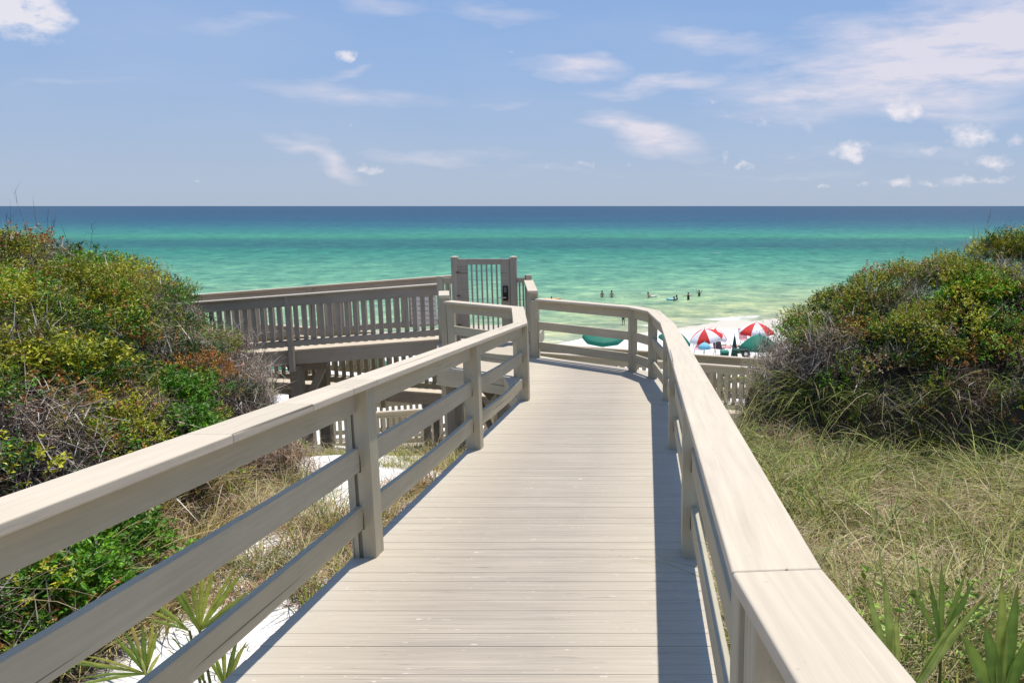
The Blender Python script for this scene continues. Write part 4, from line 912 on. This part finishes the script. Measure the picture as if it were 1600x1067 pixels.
# grass pushing through the edge of the deck on the right
def edge_tuft(x, y, n, ln, lean, label, cols):
    z = float(deck_z(y))-.12; b = np.c_[rng.normal(x, .02, n), rng.normal(y, .05, n), np.full(n, z)]
    D = norm(np.c_[rng.normal(lean, .22, n), rng.normal(-.1, .35, n), np.full(n, .75)])
    V, Q, Cc = blades(b, D, rng.uniform(ln*.6, ln, n), rng.uniform(.004, .007, n), rng.uniform(.3, .9, n), cols[rng.integers(0, len(cols), n)], 7)
    o = link('grass_tuft', np_mesh('grass_tuft', V-np.array([x, y, z]), Q, Cc), GRASS, None, Matrix.Translation((x, y, z))); tag(o, label, 'grass tuft')
DG = np.array([(.06, .10, .03), (.09, .13, .04), (.30, .27, .12)])
edge_tuft(.33, 2.75, 16, .50, -.75, 'long dark green grass blades arching from under the right railing onto the deck', DG)
edge_tuft(.34, 2.15, 12, .34, -.6, 'dry curled grass tuft at the deck edge nearest the camera', np.array([(.12, .10, .06), (.30, .24, .14), (.08, .09, .04)]))
edge_tuft(.33, 4.0, 6, .34, -.5, 'few thin blades curling beside the first far post of the right railing', np.array([(.45, .40, .2), (.15, .18, .06)]))
# dark bare stems standing above the mounds
DARKST = np.array([(.05, .04, .035)])
def stems(u, v0, v1, side, label, nbr=3, lean=0., group='bare stems sticking up from the dune scrub'):
    x, y, z = on_mound(u, v0+6, side); zt = pxz(u, v1, y)[1]; ln = zt-z+.3
    n = nbr; b = np.tile(np.array([[x, y, z-.3]]), (n, 1)); D = norm(np.c_[rng.normal(lean, .16, n), rng.normal(0, .05, n), np.ones(n)]); Ls = ln*rng.uniform(.7, 1.05, n)
    P1 = blades(b, D, Ls, np.full(n, .011), rng.uniform(-.12, .12, n), np.tile(DARKST, (n, 1)), 5)
    i = rng.integers(0, n, n*3); bb = b[i]+D[i]*(Ls[i]*rng.uniform(.5, .95, n*3))[:, None]; P2 = blades(bb, norm(D[i]+rand_unit(n*3)*.7), Ls[i]*.25, np.full(n*3, .006), rng.uniform(-.1, .1, n*3), np.tile(DARKST, (n*3, 1)), 2)
    V, Q, Cc = merge([P1, P2]); o = link('bare_stem', np_mesh('bare_stem', V-np.array([x, y, z]), Q, Cc), TWIG, None, Matrix.Translation((x, y, z))); tag(o, label, 'bare stem', group)
stems(14, 360, 306, -1, 'bare dark stems leaning at the far left crest of the left mound', 2, .2)
stems(52, 365, 284, -1, 'tallest single bare stem on the left mound crest', 1, -.05)
stems(72, 368, 316, -1, 'forked pair of bare stems on the left mound crest', 3, .12)
stems(135, 385, 326, -1, 'slanting bare stem on the left mound, right of the forked pair', 1, .3)
stems(256, 440, 405, -1, 'short bare twigs halfway down the edge of the left mound', 2, .1)
stems(310, 470, 415, -1, 'upright bare twig just left of where the upper ramp railing appears', 1, .0)
stems(1530, 372, 326, 1, 'curling bare stem on the crest of the right mound', 2, .35)
stems(1402, 402, 366, 1, 'thin bare twigs on the shoulder of the right mound', 2, .05)
stems(1385, 690, 545, 1, 'tall pale dead stalk standing in front of the right mound', 1, .03, None)

# ------------------------------------------------------------------ beach things
FAB = {k: mat_plain(k+'_canvas', c, .7, var=.05, scale=4) for k, c in dict(red=(.62, .035, .03), white=(.78, .76, .76), green=(.012, .17, .11), dkgreen=(.006, .05, .035), teal=(.01, .22, .17), blue=(.22, .55, .68), pink=(.7, .35, .38)).items()}
POLE = mat_plain('pole_white', (.6, .58, .55), .4)
def beach_z(x, y): return float(base_z(np.array([x]), np.array([y]))[0])
def umbrella(u, v_apex, d, dia, mats, label, tilt=(0, 0), height=None, group='parasols standing on the beach', rise=.26, rot=0):
    x, za = pxz(u, v_apex, d); g = beach_z(x, d); root = empty('parasol', (x, d, g), label, 'parasol', group); N = 8; r = dia/2
    T = Matrix.Translation((x, d, za)) @ Matrix.Rotation(R(tilt[0]), 4, 'X') @ Matrix.Rotation(R(tilt[1]), 4, 'Y')
    for k in range(N):
        me = bpy.data.meshes.new('canopy_panel'); vs, fs = [], []
        J = 6; I = 4
        for j in range(J+1):
            t = j/J; 
            for i in range(I+1):
                f = i/I-.5; a = rot+(k+.5+f)*2*math.pi/N; scal = 1-.07*(1-4*f*f)*t
                vs.append((math.cos(a)*r*t*scal, math.sin(a)*r*t*scal, -rise*dia*(t**1.8)))
        for i in range(I+1):
            f = i/I-.5; a = rot+(k+.5+f)*2*math.pi/N; vs.append((math.cos(a)*r*(1-.07*(1-4*f*f)), math.sin(a)*r*(1-.07*(1-4*f*f)), -rise*dia-.13))
        for j in range(J+1):
            for i in range(I): b = j*(I+1)+i; fs.append((b, b+1, b+I+2, b+I+1))
        me.from_pydata(vs, [], fs); link('canopy_panel', me, FAB[mats[k % len(mats)]], root, T, True)
    beam('pole', (x, d, g-.2), T @ Vector((0, 0, .06)), .035, .035, POLE, root, 0)
    return root
umbrella(1101, 514, 40, 1.75, ['red', 'white'], 'red and white parasol tilted left, nearest the end of the boardwalk rail', tilt=(6, -10), rot=-2.2)
umbrella(1118, 513, 42.5, 1.6, ['white', 'red'], 'white and red parasol half hidden behind the tilted one', tilt=(0, 14), rot=.3)
umbrella(1182, 504, 42, 1.95, ['red', 'white'], 'upright red and white parasol standing above the green one', rot=-1.18, rise=.24)
umbrella(1186, 523, 36.5, 1.85, ['green'], 'domed green parasol below the upright red and white one', rise=.3)
umbrella(1058, 518, 38, 1.6, ['green'], 'green parasol mostly hidden behind the sloping boardwalk cap rail', tilt=(0, 16))
umbrella(943, 518, 37, 2.0, ['green'], 'broad flat green parasol seen between the landing rails', tilt=(13, 2), rise=.12)
umbrella(1101, 535, 38, .62, ['blue'], 'small pale blue sunshade in front of the tilted red and white parasol', rise=.3)
umbrella(572, 556, 31, 1.7, ['teal'], 'teal parasol seen through the pickets under the upper ramp', rise=.2)
umbrella(423, 570, 30, 1.3, ['green'], 'green parasol glimpsed beside the dead shrub under the upper ramp', rise=.22)
# furled parasol
x, za = pxz(1148, 523, 38); g = beach_z(x, 38); root = empty('closed_parasol', (x, 38, g), 'furled dark green parasol, a tall narrow cone beside the green box', 'parasol')
me = bpy.data.meshes.new('furled_canopy'); N = 16; vs = [(0, 0, za)]; fs = []
prof = [(.035, -.12), (.09, -.5), (.145, -.95), (.185, -1.35), (.16, -1.5)]
for r_, dz_ in prof:
    for k in range(N): a = k*2*math.pi/N; q = r_*(1+.16*(k % 2)); vs.append((q*math.cos(a), q*math.sin(a), za+dz_))
for k in range(N): fs.append((0, 1+k, 1+(k+1) % N))
for j in range(len(prof)-1):
    for k in range(N): a = 1+j*N; fs.append((a+k, a+N+k, a+N+(k+1) % N, a+(k+1) % N))
me.from_pydata([(a, b, c-g) for a, b, c in vs], [], fs); link('furled_canopy', me, FAB['dkgreen'], root, Matrix.Translation((x, 38, g)), True)
beam('pole', (x, 38, g-.2), (x, 38, za+.06), .035, .035, POLE, root, 0)

def box_part(name, x, y, z, sx, sy, sz, mat, root, bev=.02): return beam(name, (x-sx/2, y, z+sz/2), (x+sx/2, y, z+sz/2), sy, sz, mat, root, bev)
# storage box
x, z = pxz(1132, 548, 36); zb = pxz(1132, 556, 36)[1]; g = beach_z(x, 36)
bx = empty('storage_box', (x, 36, g), 'dark green storage box on the sand left of the furled parasol', 'box')
box_part('bin', x, 36, g, .36, .5, z-g-.08, FAB['dkgreen'], bx); box_part('lid', x, 36, z-.08, .40, .54, .08, FAB['green'], bx); 
# beach cart with two wheels
d = 35; x, z = pxz(1164, 551, d); r_ = .20; cart = empty('beach_cart', (x, d, z-r_), 'green beach cart with pale hubbed balloon wheels beside the furled parasol', 'cart')
TYRE = mat_plain('tyre', (.02, .02, .02), .8)
def wheel(x, y, z, r, root):
    bm = bmesh.new(); N, Mn = 20, 8; rr_ = r*.3
    ring = [[bm.verts.new((math.cos(a)*(r-rr_+rr_*math.cos(b)), rr_*math.sin(b)*1.1, math.sin(a)*(r-rr_+rr_*math.cos(b)))) for b in [j*2*math.pi/Mn for j in range(Mn)]] for a in [i*2*math.pi/N for i in range(N)]]
    for i in range(N):
        for j in range(Mn): bm.faces.new((ring[i][j], ring[(i+1) % N][j], ring[(i+1) % N][(j+1) % Mn], ring[i][(j+1) % Mn]))
    me = bpy.data.meshes.new('wheel'); bm.to_mesh(me); bm.free(); w = link('wheel', me, TYRE, root, Matrix.Translation((x, y, z)), True)
    bm = bmesh.new(); bmesh.ops.create_cone(bm, cap_ends=True, segments=16, radius1=r*.5, radius2=r*.4, depth=.10, matrix=Matrix.Rotation(R(90), 4, 'X')); me = bpy.data.meshes.new('hub'); bm.to_mesh(me); bm.free()
    link('hub', me, WHITE, w, Matrix.Translation((x, y, z)))
wheel(x, d-.3, z, r_, cart); wheel(x+.02, d+.35, z, r_, cart)
beam('axle', (x, d-.3, z), (x, d+.35, z), .04, .04, STEEL, cart); box_part('tray', x-.22, d, z+.0, .7, .5, .16, FAB['dkgreen'], cart)
beam('handle', (x-.5, d, z+.1), (x-.75, d, z+.55), .03, .03, STEEL, cart)
# chairs
DKF = mat_plain('charcoal_mesh', (.10, .085, .10), .8)
def chair(u, v, d, fab, label, rz=0):
    x, z = pxz(u, v, d); g = beach_z(x, d); root = empty('beach_chair', (x, d, g), label, 'chair', 'folding chairs on the beach'); 
    Rz = Matrix.Rotation(rz, 4, 'Z'); W = lambda a, b, c: tuple(Matrix.Translation((x, d, g)) @ Rz @ Vector((a, b, c)))
    beam('seat', W(-.25, 0, .38), W(.25, 0, .38), .48, .03, fab, root); 
    beam('backrest', W(0, .24, .40), W(0, .48, 1.0), .5, .03, fab, root)
    for s in (-.27, .27):
        beam('leg', W(s, -.26, 0), W(s, .27, .44), .025, .025, STEEL, root, 0); beam('leg', W(s, .30, 0), W(s, -.24, .60), .025, .025, STEEL, root, 0); beam('armrest', W(s, -.26, .60), W(s, .32, .62), .05, .03, fab, root, 0)
chair(1125, 533, 43, DKF, 'charcoal folding chair behind the tilted red and white parasol', 2.6)
chair(1164, 536, 46, FAB['pink'], 'pink folding chair behind the domed green parasol', .3)
chair(1092, 540, 43, FAB['pink'], 'pink folding chair left of the pale blue sunshade', -.3)
chair(615, 566, 31.5, mat_plain('orange_canvas', (.6, .16, .06), .7), 'orange folding chair seen through the pickets under the upper ramp', .2)
# towels
def towel(u, v, mat, label, w=1.5, h=.7):
    for d in np.arange(28, 56, .1):
        x, z = pxz(u, v, d)
        if z < beach_z(x, d): break
    me = bpy.data.meshes.new('towel'); k = 9; vs = []; fs = []
    for lv in (0, 1):
        for i in range(k):
            for j in range(5):
                a, b = x+(i/(k-1)-.5)*w, d+(j/4-.5)*h; vs.append((a, b, beach_z(a, b)+.012+lv*.012+.012*math.sin(i*1.7+j*2.1)))
    for i in range(k-1):
        for j in range(4): a = i*5+j; fs += [(a, a+5, a+6, a+1)[::-1], tuple(q+k*5 for q in (a, a+5, a+6, a+1))]
    me.from_pydata(vs, [], fs); o = link('towel', me, mat); tag(o, label, 'towel')
towel(1122, 543, FAB['pink'], 'pink towel on the sand right of the pale blue sunshade'); towel(1136, 541, mat_plain('tan_towel', (.5, .3, .2), .9), 'tan towel on the sand left of the furled parasol')

# ------------------------------------------------------------------ people in the water
SKIN = [mat_plain('skin_a', (.42, .24, .16), .5, var=.05), mat_plain('skin_b', (.22, .12, .075), .5, var=.05), mat_plain('skin_c', (.50, .31, .22), .5, var=.05)]
HAIR = [mat_plain('hair_dark', (.018, .012, .01), .6), mat_plain('hair_brown', (.10, .06, .03), .6)]
def person(x, y, z0, label, skin, hair, suit=None, pose='stand', rz=0, arms='down', sc=1.0):
    """z0 = sole level; one continuous skinned body"""
    J = {'pel': (0, 0, .95), 'waist': (0, 0, 1.08), 'chest': (0, .01, 1.32), 'neck': (0, .0, 1.48), 'head0': (0, -.01, 1.58), 'head1': (0, -.01, 1.70)}
    for s, n in ((-1, 'l'), (1, 'r')):
        J['sh'+n] = (.18*s, 0, 1.42)
        if arms == 'down': J['el'+n] = (.25*s, .02, 1.15); J['wr'+n] = (.27*s, -.07, .93); J['ha'+n] = (.27*s, -.10, .84)
        elif arms == 'out': J['el'+n] = (.44*s, -.05, 1.33); J['wr'+n] = (.66*s, -.15, 1.30); J['ha'+n] = (.74*s, -.18, 1.29)
        elif arms == 'up': J['el'+n] = (.36*s, -.04, 1.58); J['wr'+n] = (.38*s, -.06, 1.82); J['ha'+n] = (.37*s, -.06, 1.91)
        elif arms == 'front': J['el'+n] = (.26*s, -.16, 1.24); J['wr'+n] = (.14*s, -.36, 1.28); J['ha'+n] = (.08*s, -.42, 1.30)
        J['hip'+n] = (.10*s, 0, .90); J['kn'+n] = (.12*s, -.02, .50); J['an'+n] = (.13*s, .02, .09); J['to'+n] = (.14*s, -.15, .03)
    rad = dict(pel=.145, waist=.125, chest=.155, neck=.06, head0=.085, head1=.095, sh=.06, el=.043, wr=.03, ha=.035, hip=.095, kn=.058, an=.04, to=.035)
    E = [('pel', 'waist'), ('waist', 'chest'), ('chest', 'neck'), ('neck', 'head0'), ('head0', 'head1')]
    for n in 'lr': E += [('chest', 'sh'+n), ('sh'+n, 'el'+n), ('el'+n, 'wr'+n), ('wr'+n, 'ha'+n), ('pel', 'hip'+n), ('hip'+n, 'kn'+n), ('kn'+n, 'an'+n), ('an'+n, 'to'+n)]
    K = list(J); me = bpy.data.meshes.new('person')
    M_ = Matrix.Translation((x, y, z0)) @ Matrix.Rotation(rz, 4, 'Z') @ (Matrix.Rotation(R(-78), 4, 'X') if pose == 'prone' else Matrix.Identity(4)) @ Matrix.Scale(sc, 4)
    me.from_pydata([J[k] for k in K], [(K.index(a), K.index(b)) for a, b in E], [])
    o = link('person', me, skin, None, M_); tag(o, label, 'person')
    m = o.modifiers.new('skin', 'SKIN'); m.use_smooth_shade = True
    for i, k in enumerate(K):
        r = rad.get(k, rad.get(k[:-1], .05)); me.skin_vertices[0].data[i].radius = (r*(1.12 if k in ('pel', 'chest', 'waist') else 1), r*(.72 if k in ('pel', 'chest', 'waist') else 1)); 
    me.skin_vertices[0].data[0].use_root = True
    ss = o.modifiers.new('sub', 'SUBSURF'); ss.levels = 1; ss.render_levels = 1
    bm = bmesh.new(); bmesh.ops.create_uvsphere(bm, u_segments=12, v_segments=8, radius=.118)
    for v in list(bm.verts):
        if v.co.z < -.03 and v.co.y < .02: v.co.y += .05; v.co *= .8
        if v.co.z < -.05: v.co.z *= 1.8
    me2 = bpy.data.meshes.new('hair'); bm.to_mesh(me2); bm.free(); h = link('hair', me2, hair, o, M_ @ Matrix.Translation((0, .035, 1.68)), True)
    if suit:
        bm = bmesh.new(); rings = [(.155, .115, .80), (.172, .13, .92), (.155, .11, 1.06), (.172, .125, 1.22), (.18, .13, 1.34), (.13, .10, 1.43)]; prev = None
        for a, b, zz in rings:
            cur = [bm.verts.new((a*math.cos(k*math.pi/6), b*math.sin(k*math.pi/6), zz)) for k in range(12)]
            if prev: [bm.faces.new((prev[k], prev[(k+1) % 12], cur[(k+1) % 12], cur[k])) for k in range(12)]
            prev = cur
        me3 = bpy.data.meshes.new('swimwear'); bm.to_mesh(me3); bm.free(); link('swimwear', me3, suit, o, M_, True)
    return o
def in_water(u, v_line):
    dx, dy = (u-PX)/F, (PY-v_line)/F; yy = math.cos(PITCH)+dy*math.sin(PITCH); zz = -math.sin(PITCH)+dy*math.cos(PITCH); t = SEA/zz; return dx*t, yy*t
def wade(u, vw, vtop, *a, **k):
    k.setdefault('sc', .70)
    x, y = in_water(u, vw); top = pxz(u, vtop, y)[1]; sc = k.get('sc', 1.0); z0 = top-1.79*sc; return person(x, y, z0, *a, **k)
DKSUIT = mat_plain('dark_swimwear', (.05, .05, .045), .7); OLSUIT = mat_plain('olive_swimwear', (.09, .10, .03), .7)
wade(941, 464.5, 453.5, 'tanned bather waist deep, leftmost of the group right of the gate', SKIN[0], HAIR[1], arms='down', rz=.4)
wade(956, 464.5, 453.5, 'dark haired bather second from the left in the water', SKIN[2], HAIR[0], arms='down', rz=2.9)
wade(1013, 465, 456.0, 'bather leaning on a pale float in the middle of the group', SKIN[0], HAIR[1], arms='front', rz=1.3)
wade(1053.5, 469.5, 463.0, 'bather low in the water holding a light blue board', SKIN[1], HAIR[0], arms='front', rz=1.0)
wade(1057.5, 467.5, 460.5, 'dark haired bather behind the one with the blue board', SKIN[1], HAIR[0], arms='down', rz=2.0)
wade(1075.5, 468, 457, 'bather in dark swimwear with both arms held out sideways', SKIN[0], HAIR[0], DKSUIT, arms='out', rz=0)
wade(1092.5, 464, 453.5, 'bather in olive swimwear, rightmost in the water', SKIN[1], HAIR[0], OLSUIT, arms='up', rz=.3)
wade(862, 469, 463, 'bather beside an orange float just above the landing rail', SKIN[2], HAIR[1], arms='out', rz=.5)
x, y = in_water(974, 508); z = -8.62; person(x, y, z, 'person in dark swimwear at the water edge behind a landing post', SKIN[1], HAIR[0], DKSUIT, arms='down', sc=.55, rz=3)
def floaty(u, v, ln, wd, mat, label, rz=0):
    x, y = in_water(u, v); me = bpy.data.meshes.new('float'); bm = bmesh.new(); n = 14; top = []; bot = []
    for i in range(n):
        a = i*2*math.pi/n; px_, py_ = math.cos(a)*ln/2, math.sin(a)*wd/2
        s = abs(math.cos(a))**1.5; top.append(bm.verts.new((px_, py_, .09+.10*s))); bot.append(bm.verts.new((px_*.95, py_*.9, -.03)))
    bm.faces.new(top); bm.faces.new(bot[::-1])
    for i in range(n): bm.faces.new((bot[i], bot[(i+1) % n], top[(i+1) % n], top[i]))
    bm.to_mesh(me); bm.free(); o = link('float', me, mat, None, Matrix.Translation((x, y, SEA)) @ Matrix.Rotation(rz, 4, 'Z')); bevel(o, .02); tag(o, label, 'float')
floaty(1019.5, 464, .9, .5, mat_plain('pale_foam', (.75, .68, .6), .5), 'pale foam float held by a bather in mid group')
floaty(1049, 468.5, 1.0, .5, mat_plain('blue_foam', (.35, .7, .75), .5), 'light blue bodyboard in front of the low bather', .2)
floaty(864, 468.5, 1.5, .7, mat_plain('orange_vinyl', (.85, .40, .15), .4), 'orange and yellow inflatable just above the landing rail')
